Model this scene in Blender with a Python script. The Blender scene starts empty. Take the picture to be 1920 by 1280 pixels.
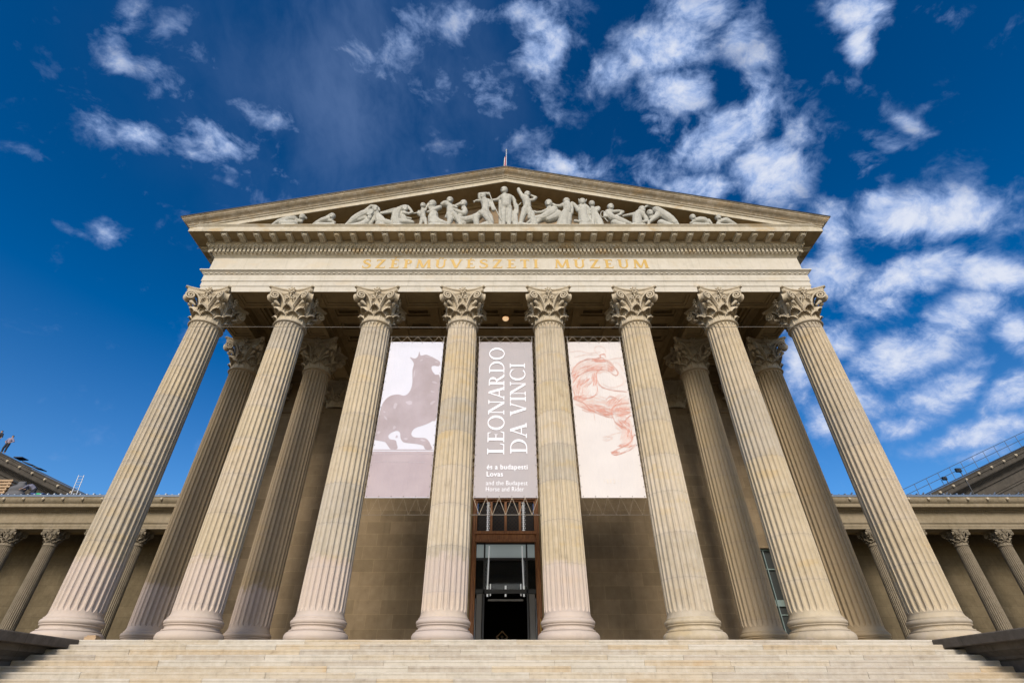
import bpy, bmesh, math, random
from mathutils import Vector, Matrix
R = math.radians
sc = bpy.context.scene
col = sc.collection
random.seed(7)

# ------------------------------------------------------------------ camera
F_PX = 922.0                      # focal length in pixels of a 1920 px wide frame
PITCH = 36.0
EYE = 1.6
cd = bpy.data.cameras.new('camera'); cam = bpy.data.objects.new('camera', cd); col.objects.link(cam)
cd.sensor_width = 36.0; cd.lens = F_PX / 1920 * 36.0
cd.shift_x = 12 / 1920
cd.clip_start = 0.1; cd.clip_end = 3000
cam.location = (0, 0, EYE); cam.rotation_euler = (R(90 + PITCH), 0, 0)
sc.camera = cam

# ------------------------------------------------------------------ exposure / engine
sc.view_settings.view_transform = 'Standard'
sc.view_settings.look = 'None'
sc.view_settings.gamma = 1.0
sc.view_settings.exposure = -0.06
sc.render.engine = 'CYCLES'
sc.cycles.max_bounces = 6; sc.cycles.diffuse_bounces = 4; sc.cycles.glossy_bounces = 3
sc.cycles.use_denoising = True
sc.cycles.sample_clamp_indirect = 4.0

# ------------------------------------------------------------------ node helpers
class NT:
    def __init__(s, tree): s.t = tree; s.n = tree.nodes; s.l = tree.links
    def new(s, typ, **kw):
        nd = s.n.new(typ)
        for k, v in kw.items(): setattr(nd, k, v)
        return nd
    def put(s, sock, v):
        if isinstance(v, bpy.types.NodeSocket): s.l.new(v, sock)
        elif v is not None: sock.default_value = v
    def m(s, op, a, b=None, c=None, clamp=False):
        nd = s.new('ShaderNodeMath', operation=op, use_clamp=clamp)
        s.put(nd.inputs[0], a); s.put(nd.inputs[1], b)
        if c is not None: s.put(nd.inputs[2], c)
        return nd.outputs[0]
    def v(s, op, a, b=None):
        nd = s.new('ShaderNodeVectorMath', operation=op)
        s.put(nd.inputs[0], a); s.put(nd.inputs[1], b)
        return nd.outputs['Value'] if op in ('DOT_PRODUCT', 'LENGTH', 'DISTANCE') else nd.outputs[0]
    def scale(s, a, k):
        nd = s.new('ShaderNodeVectorMath', operation='SCALE'); s.put(nd.inputs[0], a); s.put(nd.inputs['Scale'], k); return nd.outputs[0]
    def mix(s, f, a, b, mode='MIX'):
        nd = s.new('ShaderNodeMix', data_type='RGBA', blend_type=mode)
        s.put(nd.inputs[0], f); s.put(nd.inputs[6], a); s.put(nd.inputs[7], b); return nd.outputs[2]
    def noise(s, vec, scale, detail=4, rough=.55, dist=0.0):
        nd = s.new('ShaderNodeTexNoise'); s.put(nd.inputs['Vector'], vec)
        nd.inputs['Scale'].default_value = scale; nd.inputs['Detail'].default_value = detail
        nd.inputs['Roughness'].default_value = rough; nd.inputs['Distortion'].default_value = dist
        return nd.outputs[0]
    def ss(s, x, lo, hi, a=0.0, b=1.0):
        nd = s.new('ShaderNodeMapRange', interpolation_type='SMOOTHSTEP')
        s.put(nd.inputs[0], x); s.put(nd.inputs[1], lo); s.put(nd.inputs[2], hi)
        nd.inputs[3].default_value = a; nd.inputs[4].default_value = b; return nd.outputs[0]

def c4(c): return (c[0], c[1], c[2], 1.0)

# ------------------------------------------------------------------ sky with scattered clouds
SUN_EL, SUN_AZ = 31.0, 185.0          # azimuth clockwise from +Y (the sun stands behind the viewer)
w = bpy.data.worlds.new('World'); sc.world = w; w.use_nodes = True
w.node_tree.nodes.clear(); g = NT(w.node_tree)
sky = g.new('ShaderNodeTexSky', sky_type='NISHITA'); sky.sun_disc = False
sky.sun_elevation = R(SUN_EL); sky.sun_rotation = R(SUN_AZ); sky.altitude = 200; sky.air_density = 1.0; sky.dust_density = 1.7; sky.ozone_density = 3.0
D0 = g.new('ShaderNodeTexCoord').outputs['Generated']
D = g.v('NORMALIZE', D0)
cp, sp = math.cos(R(PITCH)), math.sin(R(PITCH))
def pdir(x, y):                        # the direction in which a cloud stands, from its bearing
    u = (x - 948) / F_PX; t = (640 - y) / F_PX
    return Vector((u, cp - t * sp, sp + t * cp)).normalized()
CLOUDS = [  # (x, y, rx, ry, turn, weight)
 (225,48,60,34,-50,.62),(225,120,34,26,0,.62),(180,60,30,14,-20,.5),(290,140,54,24,45,.46),(315,55,26,60,60,.42),(370,95,70,24,35,.40),
 (190,235,46,34,38,.80),(262,252,60,30,15,.86),(420,262,110,48,24,.84),(330,185,80,44,35,.60),(500,225,80,34,10,.6),(400,300,80,16,20,.7),(290,125,22,26,0,.5),
 (520,318,90,26,24,.60),(450,350,50,12,20,.4),(760,60,50,60,40,.66),(700,110,90,60,50,.44),(50,285,46,12,25,.46),(205,440,34,26,25,.74),(135,432,40,9,25,.5),(272,365,14,8,15,.6),(30,410,24,8,20,.5),
 (880,40,80,44,0,.62),(1022,85,54,62,0,1.0),(1000,20,80,30,0,.74),(900,180,80,54,20,.74),(1060,312,80,24,8,.84),(1030,185,50,60,0,.52),(960,250,90,50,0,.46),(860,300,60,40,30,.34),
 (1245,92,84,50,-12,1.15),(1270,168,70,44,0,1.05),(1150,130,70,34,-20,.86),(1300,22,90,36,0,.86),(1390,60,40,56,30,.74),(1420,110,44,40,0,.66),(1230,205,50,24,10,.7),
 (1620,25,66,46,0,1.0),(1612,85,28,44,0,.98),(1740,22,70,34,0,.62),(1690,50,40,24,-30,.6),(1345,255,120,46,-28,1.2),(1420,200,36,56,0,1.1),(1440,320,66,54,0,1.15),(1310,352,66,24,0,1.15),(1240,240,46,30,40,.9),
 (1215,320,46,50,0,.86),(1500,250,54,44,-30,.66),(1590,160,56,18,10,.5),(1700,228,50,18,25,.6),(1740,200,50,10,-35,.4),(1655,268,48,18,10,.66),(1620,308,34,28,0,.78),(1655,330,24,18,0,.6),
 (1725,410,140,42,-6,1.35),(1650,380,40,30,0,1.0),(1560,440,40,60,0,1.0),(1700,520,120,34,-22,1.2),(1860,515,84,34,14,1.15),(1560,520,56,46,0,1.0),(1640,570,70,34,0,1.0),
 (1800,590,100,34,-18,1.15),(1905,620,40,50,-30,1.05),(1690,670,110,46,-24,1.2),(1560,640,54,36,0,.95),(1760,740,84,34,-14,1.12),(1600,740,60,44,0,.95),
 (1895,735,60,34,-20,1.1),(1700,800,56,22,-5,1.0),(1840,810,130,24,-16,1.15),(1545,790,40,40,0,.9),(1500,690,36,60,0,.9),(1840,680,60,14,-14,.6),(1480,560,50,60,0,.85),(1440,740,60,60,0,.7),(1850,850,90,14,-10,.7)]
mask = None
for (x, y, rx, ry, an, wt) in CLOUDS:
    c = pdir(x, y); ca, sa = math.cos(R(an)), math.sin(R(an))
    a = pdir(x + rx * ca, y + rx * sa) - c; b = pdir(x - ry * sa, y + ry * ca) - c
    a -= c * a.dot(c); b -= c * b.dot(c)
    n = a.cross(b); e1 = b.cross(n) / a.dot(b.cross(n)); e2 = n.cross(a) / b.dot(n.cross(a))
    dv = g.v('SUBTRACT', D, tuple(c))
    q1 = g.v('DOT_PRODUCT', dv, tuple(e1)); q2 = g.v('DOT_PRODUCT', dv, tuple(e2))
    q = g.m('ADD', g.m('MULTIPLY', q1, q1), g.m('MULTIPLY', q2, q2))
    f = g.m('EXPONENT', g.m('MULTIPLY', q, -.55))
    f = g.m('MULTIPLY', f, wt)
    mask = f if mask is None else g.m('SMOOTH_MAX', mask, f, .12)
Ds = g.v('MULTIPLY', D, (1.0, 1.15, 1.3))
def warped(src, sc_, amt, det=3):
    wp = g.new('ShaderNodeTexNoise'); g.put(wp.inputs['Vector'], src); wp.inputs['Scale'].default_value = sc_; wp.inputs['Detail'].default_value = det
    return g.v('ADD', src, g.scale(g.v('SUBTRACT', wp.outputs['Color'], (.5, .5, .5)), amt))
Dw = warped(warped(Ds, 4.0, .10), 12.0, .03)
nb = g.noise(Dw, 9.5, 10, .62); nf = g.noise(Dw, 30.0, 9, .64)
nn = g.m('ADD', g.m('MULTIPLY', g.m('SUBTRACT', nb, .5), 2.5), g.m('MULTIPLY', g.m('SUBTRACT', nf, .5), 1.15))
dens = g.m('ADD', mask, nn)
alpha = g.m('MULTIPLY', g.ss(dens, .26, 1.00), g.ss(mask, .0, 1.0, .25, 1.0))
core = g.ss(g.m('ADD', dens, g.m('MULTIPLY', g.m('SUBTRACT', nf, .5), .8)), .62, 1.55)
# a thin veil high up left of the centre
veil = g.m('MULTIPLY', g.m('EXPONENT', g.m('MULTIPLY', g.v('DOT_PRODUCT', g.v('SUBTRACT', D, tuple(pdir(690, 170))), g.v('SUBTRACT', D, tuple(pdir(690, 170)))), -22.0)), g.ss(g.noise(g.v('MULTIPLY', Dw, (2.2, 1.0, .8)), 3.2, 6, .6), .32, .75))
alpha = g.m('MAXIMUM', alpha, g.m('MULTIPLY', veil, .27))
skyc = g.new('ShaderNodeHueSaturation'); skyc.inputs['Hue'].default_value = .502; skyc.inputs['Saturation'].default_value = 1.36; skyc.inputs['Value'].default_value = .98
gm = g.new('ShaderNodeGamma'); g.put(gm.inputs[0], sky.outputs[0]); gm.inputs[1].default_value = 1.22
g.put(skyc.inputs['Color'], gm.outputs[0])
szz = g.new('ShaderNodeSeparateXYZ'); g.put(szz.inputs[0], D)
g.put(skyc.inputs['Saturation'], g.ss(szz.outputs[2], .25, .80, 1.24, 1.42)); g.put(skyc.inputs['Value'], g.ss(szz.outputs[2], .25, .85, 1.18, .96))
SKY_S = .098
cl = g.mix(core, (3.4, 4.9, 8.4, 1), (8.2, 8.7, 10.0, 1))
final = g.mix(g.m('MULTIPLY', alpha, .95), skyc.outputs[0], cl)
bg = g.new('ShaderNodeBackground'); g.put(bg.inputs[0], final); bg.inputs[1].default_value = SKY_S
g.l.new(bg.outputs[0], g.new('ShaderNodeOutputWorld').inputs[0])
w.cycles.sampling_method = 'MANUAL'; w.cycles.sample_map_resolution = 256

# ------------------------------------------------------------------ sun
ld = bpy.data.lights.new('sun', 'SUN'); ld.energy = 3.7; ld.angle = R(20); ld.color = (1.0, .915, .80)
sun = bpy.data.objects.new('sun', ld); col.objects.link(sun)
sd = Vector((math.sin(R(SUN_AZ)) * math.cos(R(SUN_EL)), math.cos(R(SUN_AZ)) * math.cos(R(SUN_EL)), math.sin(R(SUN_EL))))
sun.rotation_euler = sd.to_track_quat('Z', 'Y').to_euler()
sun.location = sd * 80

# ------------------------------------------------------------------ materials
def principled(name, color=None, rough=.7, metal=0.0, emit=None, es=0.0, spec=.5):
    m = bpy.data.materials.new(name); m.use_nodes = True
    t = NT(m.node_tree); p = t.n['Principled BSDF']
    if color is not None: t.put(p.inputs['Base Color'], color if isinstance(color, bpy.types.NodeSocket) else c4(color))
    p.inputs['Roughness'].default_value = rough; p.inputs['Metallic'].default_value = metal
    p.inputs['Specular IOR Level'].default_value = spec
    if emit: p.inputs['Emission Color'].default_value = c4(emit); p.inputs['Emission Strength'].default_value = es
    return m, t, p

def stone(name, c1, c2, c3, rough=.85, joint=None, jdark=.55, jvar=.10, drums=False, stain=.25, streak=.3, bump=.25, s=1.0, blotch=None):
    m, t, p = principled(name, c1, rough, spec=.25)
    tc = t.new('ShaderNodeTexCoord').outputs['Object']
    oi = t.new('ShaderNodeObjectInfo')
    rnd = oi.outputs['Random']
    off = t.new('ShaderNodeCombineXYZ')
    for i in range(3): t.put(off.inputs[i], t.m('MULTIPLY', rnd, (31.0, 17.0, 23.0)[i]))
    P = t.v('ADD', tc, off.outputs[0])
    n1 = t.noise(P, .55 * s, 5, .6); n2 = t.noise(P, 3.2 * s, 8, .65); n3 = t.noise(t.v('MULTIPLY', P, (3.0, 3.0, .35)), 1.3 * s, 5, .6)
    n4 = t.noise(P, 28 * s, 4, .7)
    c = t.mix(t.ss(n1, .36, .64), c4(c1), c4(c2))
    c = t.mix(t.m('MULTIPLY', t.ss(n2, .45, .70), .55), c, c4(c3))
    c = t.mix(t.m('MULTIPLY', t.ss(n3, .50, .74), streak), c, (c3[0] * .55, c3[1] * .55, c3[2] * .52, 1))
    dk = t.ss(n2, .22, .46, 1 - stain, 1.0)
    c = t.mix(1.0, c, t_gray(t, dk), 'MULTIPLY')
    sx = t.new('ShaderNodeSeparateXYZ'); t.put(sx.inputs[0], tc)
    hgt = t.m('ADD', t.m('MULTIPLY', n2, .6), t.m('MULTIPLY', n4, .4))
    if blotch:
        nb_ = t.noise(t.v('MULTIPLY', P, (.8, .8, 2.0)), .9, 4, .55)
        c = t.mix(t.m('MULTIPLY', t.ss(nb_, .56, .70), blotch[3]), c, c4(blotch))
    if drums:
        z = sx.outputs[2]
        kk = t.m('ADD', t.m('MULTIPLY', z, 1 / 1.42), t.m('MULTIPLY', rnd, 5.0))
        fl = t.m('FLOOR', kk); fr = t.m('SUBTRACT', kk, fl)
        wn = t.new('ShaderNodeTexWhiteNoise', noise_dimensions='2D')
        cx = t.new('ShaderNodeCombineXYZ'); t.put(cx.inputs[0], fl); t.put(cx.inputs[1], rnd); t.put(wn.inputs['Vector'], cx.outputs[0])
        cr = t.new('ShaderNodeValToRGB'); cr.color_ramp.interpolation = 'EASE'
        els = cr.color_ramp.elements
        els[0].position = 0; els[0].color = (.98, .92, .80, 1); els[1].position = 1; els[1].color = (1.02, .99, .96, 1)
        for pos, cc in ((.3, (1.0, .94, .83)), (.55, (.84, .835, .84)), (.8, (1.0, .94, .86))):
            e = els.new(pos); e.color = c4(cc)
        t.put(cr.inputs[0], wn.outputs['Value'])
        c = t.mix(.85, c, cr.outputs[0], 'MULTIPLY')
        edge = t.m('ADD', t.m('LESS_THAN', fr, .016), t.m('GREATER_THAN', fr, .992))
        band = t.ss(t.m('ABSOLUTE', t.m('SUBTRACT', fr, .5)), .40, .5, 0, .20)
        c = t.mix(t.m('MULTIPLY', band, n2), c, (.30, .29, .31, 1))
        c = t.mix(t.m('MULTIPLY', edge, .30), c, (.20, .18, .15, 1))
        csep = t.new('ShaderNodeSeparateColor'); t.put(csep.inputs[0], oi.outputs['Color'])
        lim = t.m('ADD', t.m('MULTIPLY', csep.outputs[0], 10.0), t.m('MULTIPLY', t.m('SUBTRACT', n2, .5), 1.2))
        pk = t.ss(t.m('SUBTRACT', lim, z), -.15, .25)
        age_shade = t.m('MULTIPLY', csep.outputs[1], t.m('ADD', .55, t.m('MULTIPLY', n2, .6)))
        c = t.mix(age_shade, c, (.31, .225, .125, 1))  # brown tint: weathering, and shade put into the colour
        c = t.mix(t.m('MULTIPLY', pk, t.m('ADD', .28, t.m('MULTIPLY', n1, .65))), c, (.49, .405, .365, 1))
    if joint:
        bt = t.new('ShaderNodeTexBrick'); cv = t.new('ShaderNodeCombineXYZ')
        t.put(cv.inputs[0], t.m('ADD', sx.outputs[0], sx.outputs[1])); t.put(cv.inputs[1], t.m('ADD', sx.outputs[2], joint[2] if len(joint) > 2 else 0.0))
        t.put(bt.inputs['Vector'], cv.outputs[0])
        bt.inputs['Color1'].default_value = (1 - jvar, 1 - jvar, 1 - jvar * 1.1, 1); bt.inputs['Color2'].default_value = (1, 1, 1, 1)
        bt.inputs['Mortar'].default_value = (jdark, jdark, jdark * .95, 1)
        bt.inputs['Scale'].default_value = 1; bt.inputs['Mortar Size'].default_value = .014 if jdark > 1.3 else .010; bt.inputs['Mortar Smooth'].default_value = .2
        bt.inputs['Brick Width'].default_value = joint[0]; bt.inputs['Row Height'].default_value = joint[1]; bt.inputs['Bias'].default_value = .1
        c = t.mix(1.0, c, bt.outputs['Color'], 'MULTIPLY')
        hgt = t.m('SUBTRACT', hgt, t.m('MULTIPLY', bt.outputs['Fac'], .6))
    t.put(p.inputs['Base Color'], c)
    bp = t.new('ShaderNodeBump'); bp.inputs['Strength'].default_value = bump; bp.inputs['Distance'].default_value = .05
    t.put(bp.inputs['Height'], hgt); t.l.new(bp.outputs[0], p.inputs['Normal'])
    return m
def t_gray(t, v):
    cb = t.new('ShaderNodeCombineColor')
    for i in range(3): t.put(cb.inputs[i], v)
    return cb.outputs[0]

M = {}
M['column'] = stone('column_limestone', (.475, .42, .33), (.435, .38, .29), (.515, .47, .395), drums=True, streak=.40, stain=.28, bump=.22, blotch=(.47, .37, .21, .5))
M['capital'] = stone('capital_limestone', (.455, .385, .275), (.40, .335, .235), (.50, .435, .33), streak=.35, stain=.45, s=1.6, bump=.3)
M['dress'] = stone('dressed_limestone', (.51, .47, .395), (.475, .435, .355), (.55, .52, .45), joint=(2.05, 9.0, 3.0), jdark=.80, jvar=.05, streak=.35, stain=.22, bump=.15, s=1.3, blotch=(.50, .42, .30, .45))
M['cornice'] = stone('weathered_limestone', (.47, .42, .32), (.42, .365, .26), (.53, .49, .41), streak=.45, stain=.28, s=1.3, bump=.3, blotch=(.40, .27, .12, .55))
M['sima'] = stone('stained_limestone', (.36, .29, .195), (.25, .20, .13), (.50, .45, .37), joint=(2.2, 9.0, 3.0), jdark=1.25, jvar=.16, streak=.75, stain=.5, s=1.6, bump=.4, blotch=(.36, .23, .10, .55))
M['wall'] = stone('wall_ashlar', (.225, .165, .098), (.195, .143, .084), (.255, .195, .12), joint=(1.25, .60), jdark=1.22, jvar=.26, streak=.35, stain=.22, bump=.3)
M['soffit'] = stone('soffit_stone', (.32, .235, .12), (.26, .19, .095), (.36, .27, .145), streak=.2, stain=.3, bump=.2)  # dirty brown stone; the shade under the mouldings is put into its colour too
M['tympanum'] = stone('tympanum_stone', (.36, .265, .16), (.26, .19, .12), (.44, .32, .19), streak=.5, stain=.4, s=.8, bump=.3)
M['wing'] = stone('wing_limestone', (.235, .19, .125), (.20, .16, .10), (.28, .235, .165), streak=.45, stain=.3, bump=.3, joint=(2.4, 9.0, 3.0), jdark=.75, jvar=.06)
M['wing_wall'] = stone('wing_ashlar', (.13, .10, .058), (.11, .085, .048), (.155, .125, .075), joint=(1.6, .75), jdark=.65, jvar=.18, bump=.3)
M['grey_stone'] = stone('grey_pavilion_stone', (.068, .058, .046), (.052, .045, .036), (.09, .08, .065), streak=.4, stain=.3)
M['marble'] = stone('statue_stone', (.42, .41, .355), (.36, .35, .30), (.48, .47, .42), streak=.4, stain=.42, bump=.6, s=2.0)
M['step'] = stone('step_stone', (.46, .395, .30), (.40, .34, .25), (.51, .46, .385), streak=.35, stain=.3, bump=.35, s=1.5)
M['step_pale'] = stone('pale_step_stone', (.48, .435, .36), (.42, .375, .30), (.53, .49, .42), streak=.3, stain=.25, bump=.35, s=1.5)
M['step_ochre'] = stone('ochre_step_stone', (.46, .385, .275), (.41, .325, .215), (.50, .43, .34), streak=.3, stain=.3, bump=.35, s=1.5, blotch=(.44, .29, .14, .5))
M['step_grey'] = stone('grey_step_stone', (.42, .37, .30), (.37, .32, .25), (.48, .44, .375), streak=.35, stain=.3, bump=.35, s=1.5)
M['parapet'] = stone('parapet_stone', (.15, .13, .11), (.11, .095, .08), (.19, .165, .14), streak=.5, stain=.4, s=1.3, bump=.35, joint=(2.2, .9, .3), jdark=.6)
M['plaza'] = stone('plaza_stone', (.17, .145, .11), (.15, .13, .10), (.20, .17, .13), joint=(1.2, 1.2), jdark=.8, bump=.1)
M['gold'] = principled('gold_leaf', (.44, .27, .04), .55, .0)[0]
M['wood'] = None
def wood(name, a, b, sc_=(14, 14, 1.2)):
    m, t, p = principled(name, a, .5)
    tc = t.new('ShaderNodeTexCoord').outputs['Object']
    n = t.noise(t.v('MULTIPLY', tc, sc_), 1.5, 6, .65, .6)
    t.put(p.inputs['Base Color'], t.mix(t.ss(n, .3, .7), c4(a), c4(b)))
    return m
M['wood'] = wood('brown_door_wood', (.42, .17, .045), (.20, .07, .02))
M['lumber'] = wood('pale_lumber', (.42, .29, .16), (.30, .19, .10), (2, 14, 14))
M['wing_column'] = stone('wing_column_limestone', (.20, .165, .115), (.17, .14, .095), (.24, .205, .15), streak=.4, stain=.35, s=1.6, bump=.3)  # same stone as the portico columns, darkened in colour for the wings' shade
M['skin_pale'] = principled('pale_skin', (.75, .55, .38), .6)[0]
M['dark_metal'] = principled('dark_metal', (.02, .022, .025), .45, .3)[0]
M['roof_metal'] = principled('roof_sheet_metal', (.045, .05, .06), .45, .6)[0]
M['zinc'] = principled('zinc_gutter', (.16, .19, .23), .45, .6)[0]
M['rail'] = principled('blue_grey_rail', (.05, .075, .12), .5, .2)[0]
M['alu'] = principled('aluminium', (.40, .43, .46), .5, .3)[0]
M['black'] = principled('dark_lobby', (.055, .042, .036), .9)[0]
M['glass'] = principled('dark_glass', (.015, .017, .018), .08, 0, spec=.6)[0]
def pane(name, tint, amt):
    m, t, p = principled(name, tint, .06, spec=.8); tr = t.new('ShaderNodeBsdfTransparent'); tr.inputs[0].default_value = (.80, .84, .82, 1)
    mx = t.new('ShaderNodeMixShader'); mx.inputs[0].default_value = amt
    t.l.new(p.outputs[0], mx.inputs[1]); t.l.new(tr.outputs[0], mx.inputs[2]); t.l.new(mx.outputs[0], t.n['Material Output'].inputs[0]); return m
M['pane'] = pane('clear_door_glass', (.03, .033, .035), .72)
M['frost'] = principled('frosted_panel', (.36, .42, .42), .4, emit=(.5, .6, .6), es=.18)[0]
M['grey_panel'] = principled('grey_panel', (.13, .125, .115), .5)[0]
M['green_glass'] = principled('green_tinted_glass', (.008, .013, .011), .6, 0, spec=.7)[0]
M['pale_metal'] = principled('pale_green_metal', (.20, .26, .24), .4, .2)[0]
M['strip'] = principled('lit_strip', (.6, .6, .6), .5, emit=(1, 1, 1), es=.35)[0]
M['fin'] = principled('white_fin', (.62, .64, .62), .3, emit=(1, 1, 1), es=.22)[0]  # no lamp: glow added to imitate pale reflections in the doorway
M['brass'] = principled('brass', (.70, .42, .10), .3, .9)[0]
M['rope'] = principled('lacing_rope', (.40, .33, .24), .8)[0]
M['cable'] = principled('steel_cable', (.22, .20, .17), .6, .3)[0]
def fabric(name, a, b):
    m, t, p = principled(name, a, .8, spec=.2)
    tc = t.new('ShaderNodeTexCoord').outputs['Object']
    n = t.noise(tc, .9, 4, .5); n2 = t.noise(t.v('MULTIPLY', tc, (9, 1, .8)), 1.2, 3, .5)
    t.put(p.inputs['Base Color'], t.mix(t.ss(n, .3, .7), c4(a), c4(b)))
    bp = t.new('ShaderNodeBump'); bp.inputs['Strength'].default_value = .6; bp.inputs['Distance'].default_value = .08
    t.put(bp.inputs['Height'], t.m('ADD', n, t.m('MULTIPLY', n2, .3))); t.l.new(bp.outputs[0], p.inputs['Normal'])
    return m
M['ban_white'] = fabric('banner_white', (.60, .60, .66), (.57, .575, .64))
M['ban_mauve'] = fabric('banner_mauve', (.41, .345, .36), (.36, .30, .32))
M['ban_horse'] = fabric('banner_print_mauve', (.33, .28, .29), (.40, .345, .37))
M['ban_light'] = fabric('banner_print_pale', (.40, .35, .38), (.48, .43, .47))
M['ban_grey'] = fabric('banner_grey', (.39, .355, .355), (.365, .34, .345))
M['ban_cream'] = fabric('banner_cream', (.60, .56, .53), (.57, .53, .505))
M['ink_white'] = principled('white_print', (.80, .80, .84), .7)[0]
M['ink_red'] = principled('red_chalk_print', (.55, .27, .21), .8)[0]
M['ink_pale'] = principled('pale_chalk_print', (.60, .46, .41), .8)[0]
M['ink_faint'] = principled('faint_chalk_print', (.62, .55, .48), .8)[0]
M['skin'] = principled('skin', (.38, .22, .15), .6)[0]
M['hair_dark'] = principled('dark_hair', (.02, .015, .012), .6)[0]
M['hair_blond'] = principled('blond_hair', (.85, .70, .42), .6)[0]
M['cloth_dark'] = principled('dark_cloth', (.012, .014, .022), .85)[0]
M['cloth_grey'] = principled('grey_shirt_cloth', (.15, .15, .20), .85)[0]
M['cloth_lilac'] = principled('lilac_shirt_cloth', (.22, .19, .25), .85)[0]
M['bag'] = principled('grey_sack', (.085, .085, .09), .8)[0]
M['blue_plastic'] = principled('blue_plastic', (.02, .05, .16), .5)[0]
M['green_plastic'] = principled('green_plastic', (.02, .30, .12), .4)[0]
M['flag_red'] = principled('flag_red', (.55, .04, .04), .8)[0]
M['flag_white'] = principled('flag_white', (.75, .75, .75), .8)[0]
M['flag_green'] = principled('flag_green', (.03, .13, .07), .8)[0]
M['lamp'] = principled('warm_lamp_glass', (.9, .75, .5), .4, emit=(1.0, .66, .36), es=.8)[0]

# ------------------------------------------------------------------ mesh builder
class MB:
    def __init__(s): s.v = []; s.f = []; s.mi = []; s.cur = 0
    def add(s, vs, fs):
        o = len(s.v); s.v += [tuple(p) for p in vs]
        for f in fs: s.f.append([i + o for i in f]); s.mi.append(s.cur)
    def box(s, x0, x1, y0, y1, z0, z1):
        s.add([(x0,y0,z0),(x1,y0,z0),(x1,y1,z0),(x0,y1,z0),(x0,y0,z1),(x1,y0,z1),(x1,y1,z1),(x0,y1,z1)],
              [(0,3,2,1),(4,5,6,7),(0,1,5,4),(1,2,6,5),(2,3,7,6),(3,0,4,7)])
    def loft(s, rings, close=True, cap0=False, cap1=False):
        n = len(rings[0]); vs = [p for r in rings for p in r]; fs = []
        for i in range(len(rings) - 1):
            for j in range(n if close else n - 1):
                k = (j + 1) % n
                fs.append((i*n+j, i*n+k, (i+1)*n+k, (i+1)*n+j))
        if cap0: fs.append(tuple(range(n - 1, -1, -1)))
        if cap1: fs.append(tuple((len(rings)-1)*n + j for j in range(n)))
        s.add(vs, fs)
    def lathe(s, prof, n=48, cx=0, cy=0, capb=False, capt=False):
        s.loft([[(cx + r * math.cos(2*math.pi*j/n), cy + r * math.sin(2*math.pi*j/n), z) for j in range(n)] for r, z in prof], True, capb, capt)
    def ell(s, c, r, nu=10, nv=7, rot=None):
        rings = []
        for i in range(nv + 1):
            th = math.pi * i / nv; q = max(math.sin(th), 1e-3)
            ring = []
            for j in range(nu):
                p = Vector((r[0]*q*math.cos(2*math.pi*j/nu), r[1]*q*math.sin(2*math.pi*j/nu), -r[2]*math.cos(th)))
                if rot: p = rot @ p
                ring.append((c[0]+p.x, c[1]+p.y, c[2]+p.z))
            rings.append(ring)
        s.loft(rings)
    def tube(s, pts, rad, n=6, cap=True):
        pts = [Vector(p) for p in pts]; rads = rad if isinstance(rad, (list, tuple)) else [rad] * len(pts)
        rings = []; prev = None
        for i, p in enumerate(pts):
            a = pts[max(i-1, 0)]; b = pts[min(i+1, len(pts)-1)]; t = (b - a).normalized()
            if prev is None:
                up = Vector((0,0,1)) if abs(t.z) < .9 else Vector((1,0,0)); u = t.cross(up).normalized()
            else: u = (prev - t * prev.dot(t)).normalized()
            prev = u; w_ = t.cross(u)
            rings.append([tuple(p + (u*math.cos(2*math.pi*j/n) + w_*math.sin(2*math.pi*j/n)) * rads[i]) for j in range(n)])
        s.loft(rings, True, cap, cap)
    def capsule(s, a, b, ra, rb, n=12):          # tapered limb with rounded ends
        a = Vector(a); b = Vector(b); d = b - a; L = d.length
        if L < 1e-5: s.ell(a, (ra,)*3); return
        t = d / L; pts = []; rr = []
        for k in range(4): an = math.pi/2 * (k + .25) / 4.25; pts.append(a - t*ra*math.cos(an)); rr.append(ra*math.sin(an))
        pts += [a, b]; rr += [ra, rb]
        for k in range(3, -1, -1): an = math.pi/2 * (k + .25) / 4.25; pts.append(b + t*rb*math.cos(an)); rr.append(rb*math.sin(an))
        s.tube(pts, rr, n)
    def sweep(s, path, prof, out=1):             # mitred moulding: path in plan, prof = (outward, z)
        n = len(path); rings = []
        for i, p in enumerate(path):
            p = Vector(p); nrm = []
            for a, b in ((i-1, i), (i, i+1)):
                if 0 <= a and b < n:
                    d = (Vector(path[b]) - Vector(path[a])).normalized(); nrm.append(Vector((d.y, -d.x)) * out)
            m_ = nrm[0] if len(nrm) == 1 else (nrm[0] + nrm[1]) / (1 + nrm[0].dot(nrm[1]))
            rings.append([(p.x + m_.x*o, p.y + m_.y*o, z) for o, z in prof])
        s.loft(rings, False)
    def build(s, name, mat, parent=None, smooth=False, loc=None, angle=None, world=True):
        me = bpy.data.meshes.new(name)
        off = Vector((0, 0, 0))
        if loc is not None: off += Vector(loc)
        if world and parent is not None: off += wloc(parent)
        me.from_pydata([(x-off.x, y-off.y, z-off.z) for x, y, z in s.v], [], s.f)
        mats = mat if isinstance(mat, (list, tuple)) else [mat]
        for m in mats: me.materials.append(M[m] if isinstance(m, str) else m)
        me.polygons.foreach_set('material_index', s.mi)
        bm = bmesh.new(); bm.from_mesh(me); bmesh.ops.recalc_face_normals(bm, faces=bm.faces); bm.to_mesh(me); bm.free()
        if smooth:
            me.polygons.foreach_set('use_smooth', [True] * len(me.polygons))
            if angle: me.set_sharp_from_angle(angle=R(angle))
        o = bpy.data.objects.new(name, me); col.objects.link(o)
        if loc is not None: o.location = loc
        if parent is not None: o.parent = parent
        return o
def wloc(o):
    v = Vector(o.location)
    while o.parent is not None: o = o.parent; v += Vector(o.location)
    return v
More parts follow.
